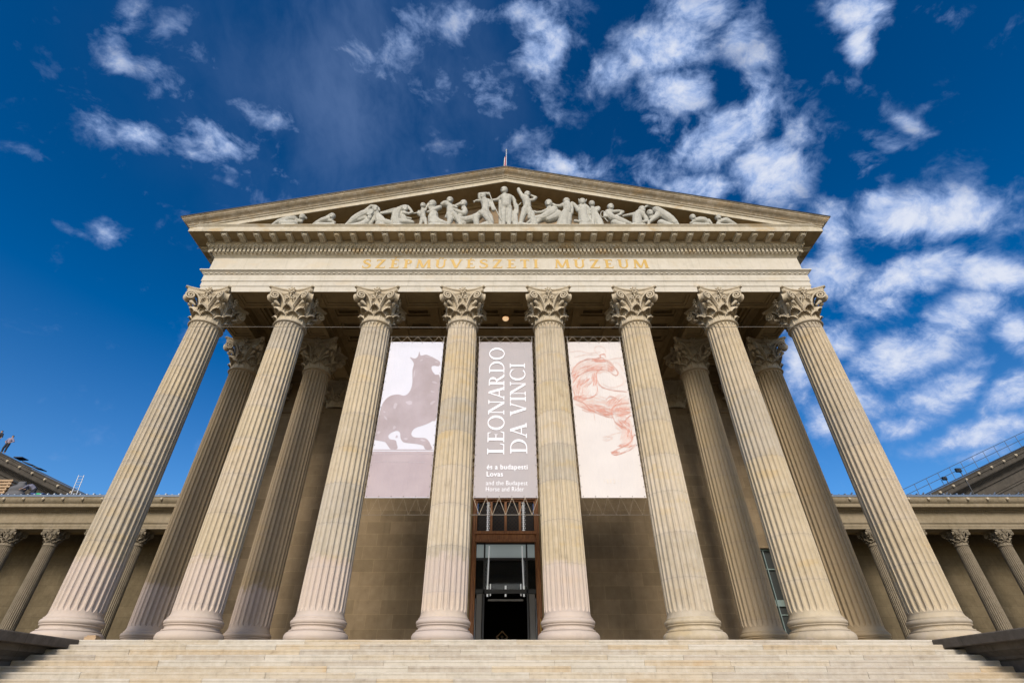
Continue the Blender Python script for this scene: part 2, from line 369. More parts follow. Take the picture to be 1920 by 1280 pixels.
def empty(name, loc, label, cat, group=None):
    o = bpy.data.objects.new(name, None); col.objects.link(o); o.location = loc; o.empty_display_size = .5
    return tag(o, label, cat, group)
def tag(o, label=None, cat=None, group=None, kind=None):
    if label: o['label'] = label
    if cat: o['category'] = cat
    if group: o['group'] = group
    if kind: o['kind'] = kind
    return o
def dup(o, parent=None, loc=None):
    c = o.copy(); col.objects.link(c); c.parent = parent
    if loc is not None: c.location = loc
    for ch in list(o.children): dup(ch, c)
    return c
# point seen at photo pixel (x, y) on the plane that lies `d` metres in front of the viewer
def at(x, y, d):
    t = (640 - y) / F_PX; h = d * math.tan(R(PITCH) + math.atan(t))
    return Vector(((x - 948) * (cp * d + sp * h) / F_PX, d, h + EYE))

# ------------------------------------------------------------------ ground
PZ = 3.0      # portico floor level
m_ = MB(); m_.add([(-400,-300,0),(400,-300,0),(400,500,0),(-400,500,0)], [(0,1,2,3)])
tag(m_.build('ground', 'plaza'), kind='structure')
# ------------------------------------------------------------------ Corinthian column
SH = 14.23     # full height floor to abacus top
NECK = 12.46
def shaft_mesh():
    z0, z1 = .68, NECK
    nf = 24; e = .17; D0_ = .08
    zs = [z0, z0+.05, z0+.11]
    f0, f1 = z0 + .16, z1 - .085
    k = [0, .04, .12, .25, .45, .7, 1.0]
    zs += [f0 + e*q for q in k]; zs += [f0+e + (f1-f0-2*e)*i/22 for i in range(1, 22)]; zs += [f1 - e*q for q in reversed(k)]
    zs += [z1-.06, z1-.03, z1]
    rings = []
    for z in zs:
        u = (z - z0) / (z1 - z0); r = .745 - .095 * (u ** 1.7)
        if z < z0 + .14: r += .055 * (1 - (z - z0) / .14) ** 2
        if z > z1 - .12: r += .03 * ((z - z1 + .12) / .12) ** 2
        if f0 <= z <= f1:
            s_ = min(1.0, min(z - f0, f1 - z) / e); gg = math.sqrt(max(0, 1 - (1 - s_) ** 2))
        else: gg = 0
        ring = []
        for i in range(nf):
            th0 = 2 * math.pi * i / nf + math.pi/nf
            for a in (-1, -.82, -.5, 0, .5, .82, 1):
                aa = a * max(gg, .02); th = th0 + aa * R(6.1); d = D0_ * gg * math.sqrt(max(0, 1 - a*a))
                ring.append(((r - d) * math.cos(th), (r - d) * math.sin(th), z))
            th = th0 + R(7.5); ring.append((r*math.cos(th), r*math.sin(th), z))
        rings.append(ring)
    b = MB(); b.loft(rings)
    # astragal under the capital
    b.lathe([(.66, z1-.045), (.72, z1-.035), (.745, z1), (.72, z1+.035), (.66, z1+.05), (.60, z1+.06)], 64)
    return b
def base_mesh():
    b = MB(); p = [(.90, 0)]
    for i in range(9): a = -math.pi/2 + math.pi*i/8; p.append((.83 + .155*math.cos(a), .155 + .155*math.sin(a)))
    p += [(.865, .315), (.865, .345)]
    for i in range(1, 6): a = math.pi*i/6; p.append((.87 - .075*math.sin(a), .345 + .12*(1-math.cos(a))/2))
    p += [(.85, .465), (.85, .49)]
    for i in range(1, 8): a = -math.pi/2 + math.pi*i/8; p.append((.80 + .075*math.cos(a), .565 + .075*math.sin(a)))
    p += [(.815, .64), (.815, .68), (.74, .685)]
    b.lathe(p, 72); return b
def leaf(b, ang, z0, r0, H, W, curl, zb, nu=18, nv=16, hood=.55):
    ca, sa = math.cos(ang), math.sin(ang); front = []; back = []
    for iv in range(nv + 1):
        v = iv / nv; rf = []; rk = []
        for iu in range(nu + 1):
            u = math.sin((-1 + 2 * iu / nu) * math.pi / 2)
            Hu = H * (.45 + .55 * max(0, 1 - abs(u) ** 2.6) ** .5) * (1 - .03 * abs(math.sin(u * math.pi * 2.5)))
            q = max(0, (v - .55) / .45); k = Hu / H
            z = z0 + Hu * min(v, .55) / .86 * 1.0 + Hu * .42 * math.sin(q * 1.9) / math.sin(1.57) * .86
            z -= hood * curl * q ** 3 * k
            zz = min(z, Z_TOP)
            rr = r0 + .035 + (zb(z0 + Hu * .9 * v) - zb(z0)) + curl * k * k * (q ** 1.5)
            rr += -.028 * abs(math.sin(u * math.pi * 2.5)) * min(1, v * 3) + .025 * math.exp(-(u * 8) ** 2) - .035 * u * u
            ww = W * u * (1 + .05 * math.sin(v * math.pi))
            for lst, dr in ((rf, 0), (rk, -.055)):
                lst.append(((rr + dr) * ca - ww * sa, (rr + dr) * sa + ww * ca, zz + (.012 if dr and q > .3 else 0)))
        front.append(rf); back.append(rk)
    b.loft([f + bk[::-1] for f, bk in zip(front, back)], True, True, True)
Z_TOP = 99
def ribbon(b, pts, wid, wvec, thick):
    wv = Vector(wvec).normalized(); rings = []
    for i, p in enumerate(pts):
        p = Vector(p); t = (Vector(pts[min(i+1, len(pts)-1)]) - Vector(pts[max(i-1, 0)])).normalized(); nn_ = t.cross(wv).normalized()
        w2 = (wid[i] if isinstance(wid, list) else wid) / 2; th = (thick[i] if isinstance(thick, list) else thick) / 2
        rings.append([tuple(p + wv*w2 + nn_*th), tuple(p + wv*w2*.55 + nn_*th*.35), tuple(p - wv*w2*.55 + nn_*th*.35), tuple(p - wv*w2 + nn_*th), tuple(p - wv*w2 - nn_*th), tuple(p + wv*w2 - nn_*th)])
    b.loft(rings, True, True, True)
def capital_mesh(flat=False):
    b = MB(); Z = NECK
    def zb(z):
        q = (z - Z) / 1.5; return .63 + .02 * q + .20 * max(0, q) ** 3
    b.lathe([(zb(Z + h), Z + h) for h in (0, .3, .6, .9, 1.1, 1.3, 1.42)] + [(.86, Z+1.46), (.84, Z+1.5), (.3, Z+1.5)], 40)
    for i in range(8): leaf(b, (i + .5) * math.pi / 4, Z + .04, .63, .50, .25, .20, zb, hood=.45); leaf(b, i * math.pi / 4, Z + .04, .61, .36, .14, .07, zb, hood=.2)
    for i in range(8): leaf(b, i * math.pi / 4, Z + .14, .615, .80, .225, .27, zb, hood=.75)
    # corner volutes and centre helices
    for q in range(4):
        ac = math.pi/4 + q * math.pi/2
        for sgn in (-1, 1):
            a0 = ac + sgn * R(30)
            dd = Vector((math.cos(ac), math.sin(ac), 0)); pr = Vector((-dd.y, dd.x, 0)) * sgn
            dv = (dd * math.cos(R(20)) - pr * math.sin(R(20))).normalized(); nv_ = Vector((-dv.y, dv.x, 0))
            P0 = Vector((math.cos(a0)*.73, math.sin(a0)*.73, Z+.72)); C = dd * 1.13 + pr * .13 + Vector((0,0,Z+1.27)); R0 = .215
            pts = []; wd = []; st = C + Vector((0,0,R0)) - dv * .03
            for k in range(12):
                s_ = k / 12; p = P0.lerp(st, s_); p = p + Vector((0,0,1)) * .17 * math.sin(s_*math.pi) ** 1.2 - dv * .04*math.sin(s_*math.pi); pts.append(p); wd.append(.11 + .07*s_)
            for k in range(32):
                a = math.pi/2 - k / 31 * math.pi * 3.7; rr = R0 * (1 - k / 31 * .86); pts.append(C + dv * rr * math.cos(a) + Vector((0,0,rr*math.sin(a))) + nv_ * (.03*k/31) * (1 if nv_.dot(pr) > 0 else -1)); wd.append(.18 - .04 * k / 31)
            ribbon(b, pts, wd, nv_, .065)
            b.ell(C, (.055, .055, .055), 10, 7)
            # inner helix rolling towards the face centre
            fa = ac + sgn * math.pi/4; fd = Vector((math.cos(fa), math.sin(fa), 0)); ft = Vector((-fd.y, fd.x, 0))
            C2 = fd * .83 + ft * (-sgn) * .13 + Vector((0,0,Z+1.22)); pts = []; wd = []
            S0 = Vector((math.cos(ac+sgn*R(24))*.74, math.sin(ac+sgn*R(24))*.74, Z+.82)); st = C2 + Vector((0,0,.11))
            for k in range(7):
                s_ = k/7; pts.append(S0.lerp(st, s_) + fd*.03*math.sin(s_*math.pi)); wd.append(.07)
            for k in range(18):
                a = math.pi/2 + k/17*math.pi*2.6; rr = .11*(1-k/17*.8); pts.append(C2 + ft*(-sgn)*(-rr*math.cos(a)) + Vector((0,0,rr*math.sin(a)))); wd.append(.07)
            ribbon(b, pts, wd, fd, .035)
            # caulis under the volutes and the little leaf that hangs below the volute
            b.tube([Vector((math.cos(a0)*.68, math.sin(a0)*.68, Z+.40)), Vector((math.cos(a0)*.72, math.sin(a0)*.72, Z+.74))], [.045, .085], 10)
            b.capsule(dd*.84 + pr*.16 + Vector((0,0,Z+.88)), dd*1.0 + pr*.12 + Vector((0,0,Z+.98)), .05, .085, 8)
    # abacus
    def outline(s_, z):
        pts = []
        for q in range(4):
            a = q * math.pi/2; ca, sa = math.cos(a), math.sin(a)
            for k in range(13):
                u = -1 + 2*k/12; x = u * .985; y = -(1.07 - .29 * (1 - abs(u) ** 2.2)); x *= s_; y *= s_
                pts.append((x*ca - y*sa, x*sa + y*ca, z))
        return pts
    b.loft([outline(.84, Z+1.47), outline(.905, Z+1.50), outline(.915, Z+1.52), outline(.93, Z+1.64), outline(.925, Z+1.65), outline(.965, Z+1.69), outline(1.0, Z+1.705), outline(1.0, Z+1.77)], True, True, True)
    for q in range(4):
        a = q * math.pi/2 - math.pi/2; fd = Vector((math.cos(a), math.sin(a), 0)); ft = Vector((-fd.y, fd.x, 0)); C = fd*.86 + Vector((0,0,Z+1.60))
        b.ell(C + fd*.06, (.06, .06, .06), 8, 6)
        for k in range(8):
            th = k*math.pi/4 + .2; d = ft*math.cos(th) + Vector((0,0,math.sin(th)))
            b.capsule(C + d*.05 + fd*.02, C + d*.155 + fd*.045, .035, .042, 7)
        b.tube([C - Vector((0,0,.12)), C - Vector((0,0,.34)) + fd*.0], [.05, .03], 6)
    return b
print('columns')
museum = empty('museum_building', (0, 22, 0), 'pale limestone temple front with eight tall fluted columns, wide pediment and gold letters', 'building')
MW = Vector((0, 22, 0))
_sh = shaft_mesh().build('column', 'column', museum, True, angle=34, world=False)
_bs = base_mesh().build('base', 'column', _sh, True, angle=40, world=False)
_cp = capital_mesh().build('capital', 'capital', _sh, True, angle=50, world=False)
AX = 18.1
xs = [-14 + 4*i for i in range(8)]
cols = []
pink = [.245, .245, .25, .25, .23, .0, .0, .0]
spots = [(x, AX, pk) for x, pk in zip(xs, pink)] + [(-14, AX+4, .23), (-10, AX+4, .22), (10, AX+4, .0), (14, AX+4, .0)]
age_shade_ = [.12, .06, 0, 0, 0, .03, .10, .22, .85, .78, .60, .85]  # rear columns browner: weathering plus their shade, both in the colour
for i, (x, y, pk) in enumerate(spots):
    o = _sh if i == 0 else dup(_sh, museum)
    o.location = (x * (13.9/14 if abs(x) > 13 else 1), y - 22, PZ)
    for q in [o] + list(o.children): q.color = (pk, age_shade_[i], 0, 1)
    cols.append(o)
for i in (8, 9, 10, 11): pass

# ------------------------------------------------------------------ entablature
HW, FY, BY = 14.6, 17.5, 46.0
path = [(-HW, BY), (-HW, FY), (HW, FY), (HW, BY)]
def band(name, prof, mat, extra=None, out=1):
    b = MB(); b.sweep(path, prof, out); 
    if extra: extra(b)
    return b
def soffit_cell(b, x0, x1, y0, y1, z, ins, dep):      # a sunk panel: two steps going up
    def rect(i, zz): return [(x0+i, y0+i, zz), (x1-i, y0+i, zz), (x1-i, y1-i, zz), (x0+i, y1-i, zz)]
    rs = [rect(0, z)]
    for i, d in zip(ins, dep): rs += [rect(i, rs[-1][0][2]), rect(i, z + d)]
    b.loft(rs, True, False, True)
b = MB()
b.sweep(path, [(-1.2, 17.23), (-1.2, 17.23)])
A = 17.23
arch_prof = [(0, A), (0, A+.33), (.03, A+.34), (.03, A+.62), (.065, A+.64), (.065, A+1.03), (.10, A+1.05), (.10, A+1.09), (.13, A+1.10), (.15, A+1.14), (.22, A+1.20), (.25, A+1.205), (.25, A+1.27), (-.02, A+1.29)]
b = MB(); b.sweep(path, arch_prof)
# small bead row under the taenia
for i in range(118):
    x = -14.55 + 29.1 * i / 117; b.ell((x, FY-.115, A+1.085), (.085, .03, .028), 6, 4)
arch = b.build('architrave', 'dress', museum); b = MB()
# underside of the front beam with sunk panels between the columns, plus its inner faces
for i in range(7):
    xc = -12 + 4*i
    soffit_cell(b, xc-.98, xc+.98, FY, FY+1.2, A, (.14, .26), (.07, .13))
for x in [-14 + 4*i for i in range(8)]:
    b.add([(x-1.02 if x > -14 else -HW, FY, A), (x+1.02 if x < 14 else HW, FY, A), (x+1.02 if x < 14 else HW, FY+1.2, A), (x-1.02 if x > -14 else -HW, FY+1.2, A)], [(0,1,2,3)])
b.add([(-HW, FY+1.2, A), (HW, FY+1.2, A), (HW, FY+1.2, 18.6), (-HW, FY+1.2, 18.6)], [(0,1,2,3)])
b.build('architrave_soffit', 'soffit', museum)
# beams that run back from the two outer columns on each side
for s_ in (-1, 1):
    for xc in (14, 10):
        b = MB()
        x0, x1 = s_*xc - .6, s_*xc + .6
        for (y0, y1) in ((FY+1.2, 21.2), (21.2, 23.0), (23.0, 25.7)):
            if y0 == 21.2: b.add([(x0,y0,A),(x1,y0,A),(x1,y1,A),(x0,y1,A)], [(0,1,2,3)])
            else: soffit_cell(b, x0, x1, y0, y1, A, (.14, .26), (.07, .13))
        for x, o_ in ((x0, -1), (x1, 1)):
            if abs(x) > 14.5: continue
            b.add([(x, FY+1.2, A), (x, 25.7, A), (x, 25.7, A+.45), (x, FY+1.2, A+.45), (x+o_*.05, FY+1.2, A+.45), (x+o_*.05, 25.7, A+.45), (x+o_*.05, FY+1.2, A+.9), (x+o_*.05, 25.7, A+.9), (x+o_*.2, FY+1.2, A+1.1), (x+o_*.2, 25.7, A+1.1)],
                  [(0,1,2,3), (3,2,5,4), (4,5,7,6), (6,7,9,8)])
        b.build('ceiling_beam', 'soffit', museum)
# the outer faces of side beams come with the sweep; coffered ceiling
b = MB(); CZ = 18.35
def coffers(x0, x1, nx, y0, y1, ny, rib=.30):
    dx = (x1-x0)/nx; dy = (y1-y0)/ny
    for i in range(nx):
        for j in range(ny): soffit_cell(b, x0+i*dx, x0+(i+1)*dx, y0+j*dy, y0+(j+1)*dy, CZ, (rib, rib+.12, rib+.26), (.10, .28, .50))
coffers(-9.4, 9.4, 10, FY+1.2, 25.7, 6)
for s_ in (-1, 1):
    xa, xb = sorted((s_*10.6, s_*13.4)); coffers(xa, xb, 1, FY+1.2, 25.7, 2, .35)
# ceiling ribs
for x in [-8, -6, -4, -2, 0, 2, 4, 6, 8]:
    xx = x * 1.0
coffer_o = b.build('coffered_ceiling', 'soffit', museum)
b = MB()
for i in range(1, 10):
    x = -9.4 + 18.8*i/10; b = MB()
    b.box(x-.17, x+.17, FY+1.21, 25.69, CZ-.14, CZ-.004)
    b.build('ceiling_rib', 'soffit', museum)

FZ = 18.52
b = MB(); b.sweep(path, [(-.02, A+1.28), (0, FZ), (0, 19.5), (-.02, 19.52)])
frieze = b.build('frieze', 'dress', museum)
cpf0 = [(-.02, 19.50), (.03, 19.50), (.03, 19.54), (.06, 19.55), (.10, 19.60), (.12, 19.63), (.12, 19.87), (.30, 19.88), (.30, 19.905), (.31, 19.91), (.34, 19.96), (.40, 20.03), (.42, 20.05), (.42, 20.19), (.44, 20.21), (.44, 20.275)]
cpf = [(1.05, 20.28), (1.05, 20.26), (1.07, 20.26), (1.07, 20.585), (1.09, 20.59), (1.10, 20.61), (1.14, 20.65), (1.15, 20.67), (1.15, 20.69), (.2, 20.70), (-.4, 20.70)]
b = MB(); b.sweep(path, cpf0); b.sweep(path, cpf)
for i in range(146):
    x = -HW - .25 + (2*HW + .5) * i / 145
    b.ell((x, FY-.375, 19.965), (.055, .045, .06), 6, 5)
cornice = b.build('cornice', 'cornice', museum)
b = MB(); b.sweep(path, [(.44, 20.275), (1.05, 20.28)]); b.build('cornice_soffit', 'soffit', museum)  # underside split off so its stone colour can carry the shade
# dentils with small drops, egg row
b = MB(); n = 146
for i in range(n):
    x = -HW - .12 + .02 + (2*HW + .2) * i / (n - 1)
    b.box(x-.055, x+.055, FY-.285, FY-.115, 19.66, 19.865)
    if i < n-1: xm = x + (2*HW+.2)/(n-1)/2; b.ell((xm, FY-.20, 19.66), (.022, .022, .05), 5, 4)
for s_ in (-1, 1):
    for i in range(40):
        y = FY - .2 + .2*i; x0, x1 = sorted((s_*(HW+.115), s_*(HW+.285))); b.box(x0, x1, y-.055, y+.055, 19.66, 19.865)
b.build('dentil_course', 'cornice', cornice)
# modillions
def modillion():
    b = MB(); w2 = .13
    prof = [(0, 0), (0, -.02), (-.52, -.02), (-.53, -.06), (-.50, -.10), (-.46, -.135), (-.40, -.125), (-.34, -.11), (-.24, -.115), (-.14, -.145), (-.05, -.155), (0, -.15)]
    b.loft([[(-w2, y, z) for y, z in prof], [(w2, y, z) for y, z in prof]], True, True, True)
    b.box(-w2-.035, w2+.035, -.57, .02, -.035, 0.0)
    b.ell((0, -.50, -.085), (w2*.9, .05, .05), 8, 6)
    b.capsule((0, -.42, -.13), (0, -.12, -.14), .040, .05, 8)
    return b
mod = modillion().build('modillion', 'cornice', cornice, world=False)
n = 38; pitch = .7965
cw = wloc(cornice)
for i in range(n):
    o = mod if i == 0 else dup(mod, cornice)
    o.location = Vector((-(n-1)*pitch/2 + i*pitch, FY-.42, 20.262)) - cw
for s_ in (-1, 1):
    for k in range(9):
        o = dup(mod, cornice); o.rotation_euler = (0, 0, s_*math.pi/2); o.location = Vector((s_*(HW+.42), FY + .1 + k*pitch, 20.262)) - cw

# ------------------------------------------------------------------ pediment
TX, TZ0, TZA = 16.04, 20.87, 25.0
SL = (TZA - TZ0) / TX
def rake(prof, b, ext=0.0):
    for s_ in (-1, 1):
        rings = []
        for x in ('end', 0):
            ring = []
            for o_, dz in prof:
                X = (HW + o_) if x == 'end' else 0
                ring.append((s_*X, FY - o_, TZA + dz - SL * X))
            rings.append(ring)
        b.loft(rings, False)
sim = [(1.44, 0), (1.44, -.035), (1.41, -.05), (1.38, -.12), (1.31, -.20), (1.22, -.27), (1.17, -.33), (1.16, -.38), (1.13, -.385), (1.13, -.41)]
b = MB(); rake(sim, b)
for s_ in (-1, 1):      # sima on the flanks
    b.loft([[(s_*(HW+o_), y, TZA + dz - SL*(HW+o_)) for o_, dz in sim] for y in (FY - 0, BY)], False)
    b.loft([[(s_*(HW+o_), FY-o_, TZA + dz - SL*(HW+o_)) for o_, dz in sim], [(s_*(HW+o_), FY, TZA + dz - SL*(HW+o_)) for o_, dz in sim]], False)
b.build('raking_gutter', 'sima', museum)
b = MB(); rake([(1.13, -.41), (1.10, -.44), (1.10, -.47), (1.05, -.475), (1.03, -.72), (1.00, -.72), (1.00, -.70)], b)
b.build('raking_cornice', 'cornice', museum)
b = MB(); rake([(1.00, -.70), (.05, -.70), (-.02, -.72), (-.08, -.80), (-.16, -.84), (-.2, -.95), (-.32, -.97)], b); b.build('raking_soffit', 'soffit', museum)  # rake underside, with its shade in the stone colour
b = MB(); b.add([(-TX, FY+.3, 20.5), (TX, FY+.3, 20.5), (0, FY+.3, TZA-.3)], [(0,1,2)])
b.build('tympanum', 'tympanum', museum)
# roof: thin metal sheet, its front edge shows as a dark line
b = MB()
for s_ in (-1, 1):
    X = TX + .03
    b.loft([[(s_*X, y, TZA - SL*X + .01), (0, y, TZA + .012), (0, y, TZA + .06), (s_*X, y, TZA - SL*X + .055)] for y in (FY-1.47, BY)], True, True, True)
b.build('roof', 'roof_metal', museum)

# ------------------------------------------------------------------ body behind the portico
WY = 26.0
DX, DZ = 1.72, 10.35            # door opening half width, top
GX0, GX1, GZ = 12.62, 14.1, 7.72     # glazed side door opening
b = MB()
b.box(-HW, -DX, WY, WY+.9, 0, 18.4); b.box(DX, GX0, WY, WY+.9, 0, 18.4); b.box(-DX+.0001, DX-.0001, WY, WY+.9, DZ, 18.4)
b.box(GX0+.0001, GX1, WY, WY+.9, GZ, 18.4); b.box(GX1+.0001, HW, WY, WY+.9, 0, 18.4)
for s_ in (-1, 1):
    x0, x1 = sorted((s_*HW, s_*(HW-.9))); b.box(x0, x1, WY+.901, BY, 0, 17.2)
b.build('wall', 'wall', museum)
b = MB()
b.sweep([(-HW, WY), (HW, WY)], [(0, 15.25), (.10, 15.27), (.13, 15.32), (.10, 15.37), (0, 15.39)])
b.sweep([(-HW, WY), (HW, WY)], [(0, A), (.25, A), (.25, A+.4), (.30, A+.42), (.30, A+.8), (.45, A+1.0), (.45, CZ-.002)])
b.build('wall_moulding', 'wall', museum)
# flat pilasters on the wall with flattened capitals
def flat_capital():
    b = MB(); src = capital_mesh()
    for i, p in enumerate(src.v):
        src.v[i] = (p[0], max(-9, p[1]) * .55, p[2])
    return src
for k, x in enumerate((-14, -10, 10, 14)):
    b = MB(); b.box(x-.64, x+.64, WY-.22, WY-.003, PZ, PZ+NECK); b.box(x-.72, x+.72, WY-.30, WY-.002, PZ, PZ+.5)
    pil = b.build('pilaster', 'wall', museum)
    if k == 0: fc = flat_capital().build('capital', 'capital', pil, True, angle=50, world=False); fc.location = Vector((x, WY-.05, PZ)) - wloc(pil)
    else:
        f2 = fc.copy(); col.objects.link(f2); f2.parent = pil; f2.location = Vector((x, WY-.05, PZ)) - wloc(pil)
# portico floor and podium
b = MB()
b.box(-HW-2.6, HW+2.6, 16.70+.003, BY, .0, PZ)
b.build('podium', 'step', museum)

# ------------------------------------------------------------------ main door
b = MB()
def ringbox(b, x, z0, z1, t, y0, y1):      # portal frame (two posts and a head)
    b.box(-x, -x+t, y0, y1, z0, z1); b.box(x-t, x, y0, y1, z0, z1); b.box(-x+t+.0005, x-t-.0005, y0, y1, z1-t, z1)
ringbox(b, DX-.001, PZ, DZ-.001, .16, WY+.10, WY+.60)
ringbox(b, DX-.165, PZ, DZ-.17, .07, WY+.20, WY+.55)
b.box(-DX+.24, DX-.24, WY+.12, WY+.5, 8.05, 8.58); b.box(-DX+.165, DX-.165, WY+.06, WY+.119, 8.42, 8.56)
b.box(-DX+.165, DX-.165, WY+.08, WY+.119, 8.05, 8.16)
for x in (-.75, 0, .75): b.box(x-.06, x+.06, WY+.2, WY+.4, 8.58, DZ-.2)
door = b.build('entrance_door', 'wood', museum)
b = MB()   # pierced grille of the transom
for i in range(30):
    for j in range(16):
        x = -1.42 + 2.84*i/29; z = 8.64 + 1.5*j/15
        if (i + j) % 2 == 0: b.box(x-.035, x+.035, WY+.29, WY+.31, z-.04, z+.04)
b.build('transom_grille', 'dark_metal', door)
for xc in (-.93, .93):
    b = MB()
    for j in range(15):
        for i in range(2):
            z = 8.66 + .10*j; x = xc + (-.055 if i else .055) + (.03 if j % 2 else 0); b.ell((x, WY+.27, z), (.024, .01, .028), 6, 4)
    b.box(xc-.02, xc+.02, WY+.285, WY+.292, 8.62, 10.15)
    b.build('light_strip', 'strip', door)
b = MB(); b.box(-DX+.25, DX-.25, WY+.45, WY+.47, 8.6, DZ-.2); b.build('transom_backing', 'black', door)
for x0, x1 in ((-1.47, -1.10), (-1.02, 1.02), (1.10, 1.47)):
    b = MB(); b.box(x0, x1, WY+.40, WY+.43, 7.34, 7.98); b.build('frosted_pane', 'frost', door)
b = MB()
for x in (-1.06, 1.06): b.box(x-.04, x+.04, WY+.3, WY+.5, PZ, 8.05)
b.box(-1.47, 1.47, WY+.32, WY+.5, 7.22, 7.335); b.box(-1.47, 1.47, WY+.30, WY+.52, 5.72, 5.90)
b.box(-1.47, 1.47, WY+.32, WY+.5, 7.985, 8.045)
b.build('door_frame', 'dark_metal', door)
for x0, x1 in ((-1.02, 1.02), (-1.47, -1.10), (1.10, 1.47)):
    b = MB(); b.box(x0, x1, WY+.41, WY+.42, 5.91, 7.21); b.build('glass_pane', 'pane', door)
for s_ in (-1, 1):
    b = MB(); x0, x1 = sorted((s_*1.14, s_*1.40)); b.box(x0, x1, WY+.34, WY+.40, PZ+.0, 5.70)
    b.build('side_panel', 'grey_panel', door)
for s_ in (-1, 1):
    b = MB(); b.tube([(s_*.88, WY+.34, 5.92), (s_*.83, WY+.34, 7.9)], [.032, .036], 8); b.build('glass_fin', 'fin', door)  # white upright streaks, glass handles and reflections, built as glowing poles
    b = MB(); b.box(s_*.74-.025, s_*.74+.025, WY+.36, WY+.38, 5.62, 6.15); b.build('glass_fin', 'fin', door)
for x in (-.88, 0, .88):
    b = MB(); b.box(x-.045, x+.045, WY+.28, WY+.295, 5.90, 6.06); b.build('glass_clamp', 'fin', door)
    b = MB(); b.box(x-.04, x+.04, WY+.30, WY+.315, 5.58, 5.70); b.build('glass_clamp', 'fin', door)
b = MB(); b.box(-.85, .85, WY+.5, WY+.56, 5.42, 5.50); b.build('inner_rail', 'grey_panel', door)
for s_ in (-1, 1):
    b = MB(); b.tube([(s_*1.50, WY+.3, 3.9), (s_*1.50, WY+.22, 4.0), (s_*1.50, WY+.22, 4.6), (s_*1.50, WY+.3, 4.7)], .02, 8); b.build('handle', 'alu', door)
    b = MB(); b.tube([(s_*1.44, WY+.3, 3.3), (s_*1.44, WY+.24, 3.4), (s_*1.44, WY+.24, 5.4), (s_*1.44, WY+.3, 5.5)], .014, 8); b.build('handle', 'alu', door)
b = MB(); b.tube([(1.63, WY+.1, 4.05), (1.63, WY+.02, 4.1), (1.63, WY+.02, 4.6), (1.63, WY+.1, 4.65)], .028, 8); b.build('handle', 'brass', door)
b = MB()   # lobby behind the door
b.box(-3.2, -3.0, WY+.95, 42, PZ, 9.5); b.box(3.0, 3.2, WY+.95, 42, PZ, 9.5); b.box(-3.2, 3.2, 42, 42.2, PZ, 9.5); b.box(-3.2, 3.2, WY+.95, 42, 9.5, 9.7)
b.build('lobby', 'black', museum)
# stone surround of the door
b = MB()
for (x, t, o_) in ((DX+.34, .34, .10), (DX+.55, .21, .17)):
    b.box(-x, -x+t-.001, WY-o_, WY-.001, PZ, DZ+.6 if t > .3 else DZ+.34+.5); b.box(x-t+.001, x, WY-o_, WY-.001, PZ, DZ+.6 if t > .3 else DZ+.84)
b.box(-DX, DX, WY-.10, WY-.002, DZ, DZ+.6)
b.sweep([(-DX-.75, WY), (DX+.75, WY)], [(0, DZ+.85), (.2, DZ+.86), (.22, DZ+1.5), (.35, DZ+1.55), (.4, DZ+1.75), (.7, DZ+1.8), (.72, DZ+2.0), (.8, DZ+2.1), (0, DZ+2.15)])
b.build('door_surround', 'soffit', museum)
# glazed side door at the right end of the wall
b = MB(); b.box(GX0, GX1, WY+.3, WY+.34, PZ, GZ)
gd = b.build('glazed_side_door', 'green_glass', museum)
b = MB()
b.box(GX0, GX1, WY+.2, WY+.29, GZ-.08, GZ); b.box(GX0, GX1, WY+.2, WY+.29, 5.15, 5.42); b.box(GX0+.02, GX1, WY+.24, WY+.29, 4.78, 4.82); b.box(GX0, GX1, WY+.2, WY+.29, 6.75, 6.80)
b.build('door_bar', 'pale_metal', gd)
b = MB(); b.box(GX0+.25, GX0+.29, WY+.12, WY+.28, PZ, GZ-.12); b.build('door_post', 'pale_metal', gd)
b = MB(); b.box(GX0+.02, GX0+.06, WY+.2, WY+.28, PZ, GZ-.1); b.build('door_frame', 'dark_metal', gd)
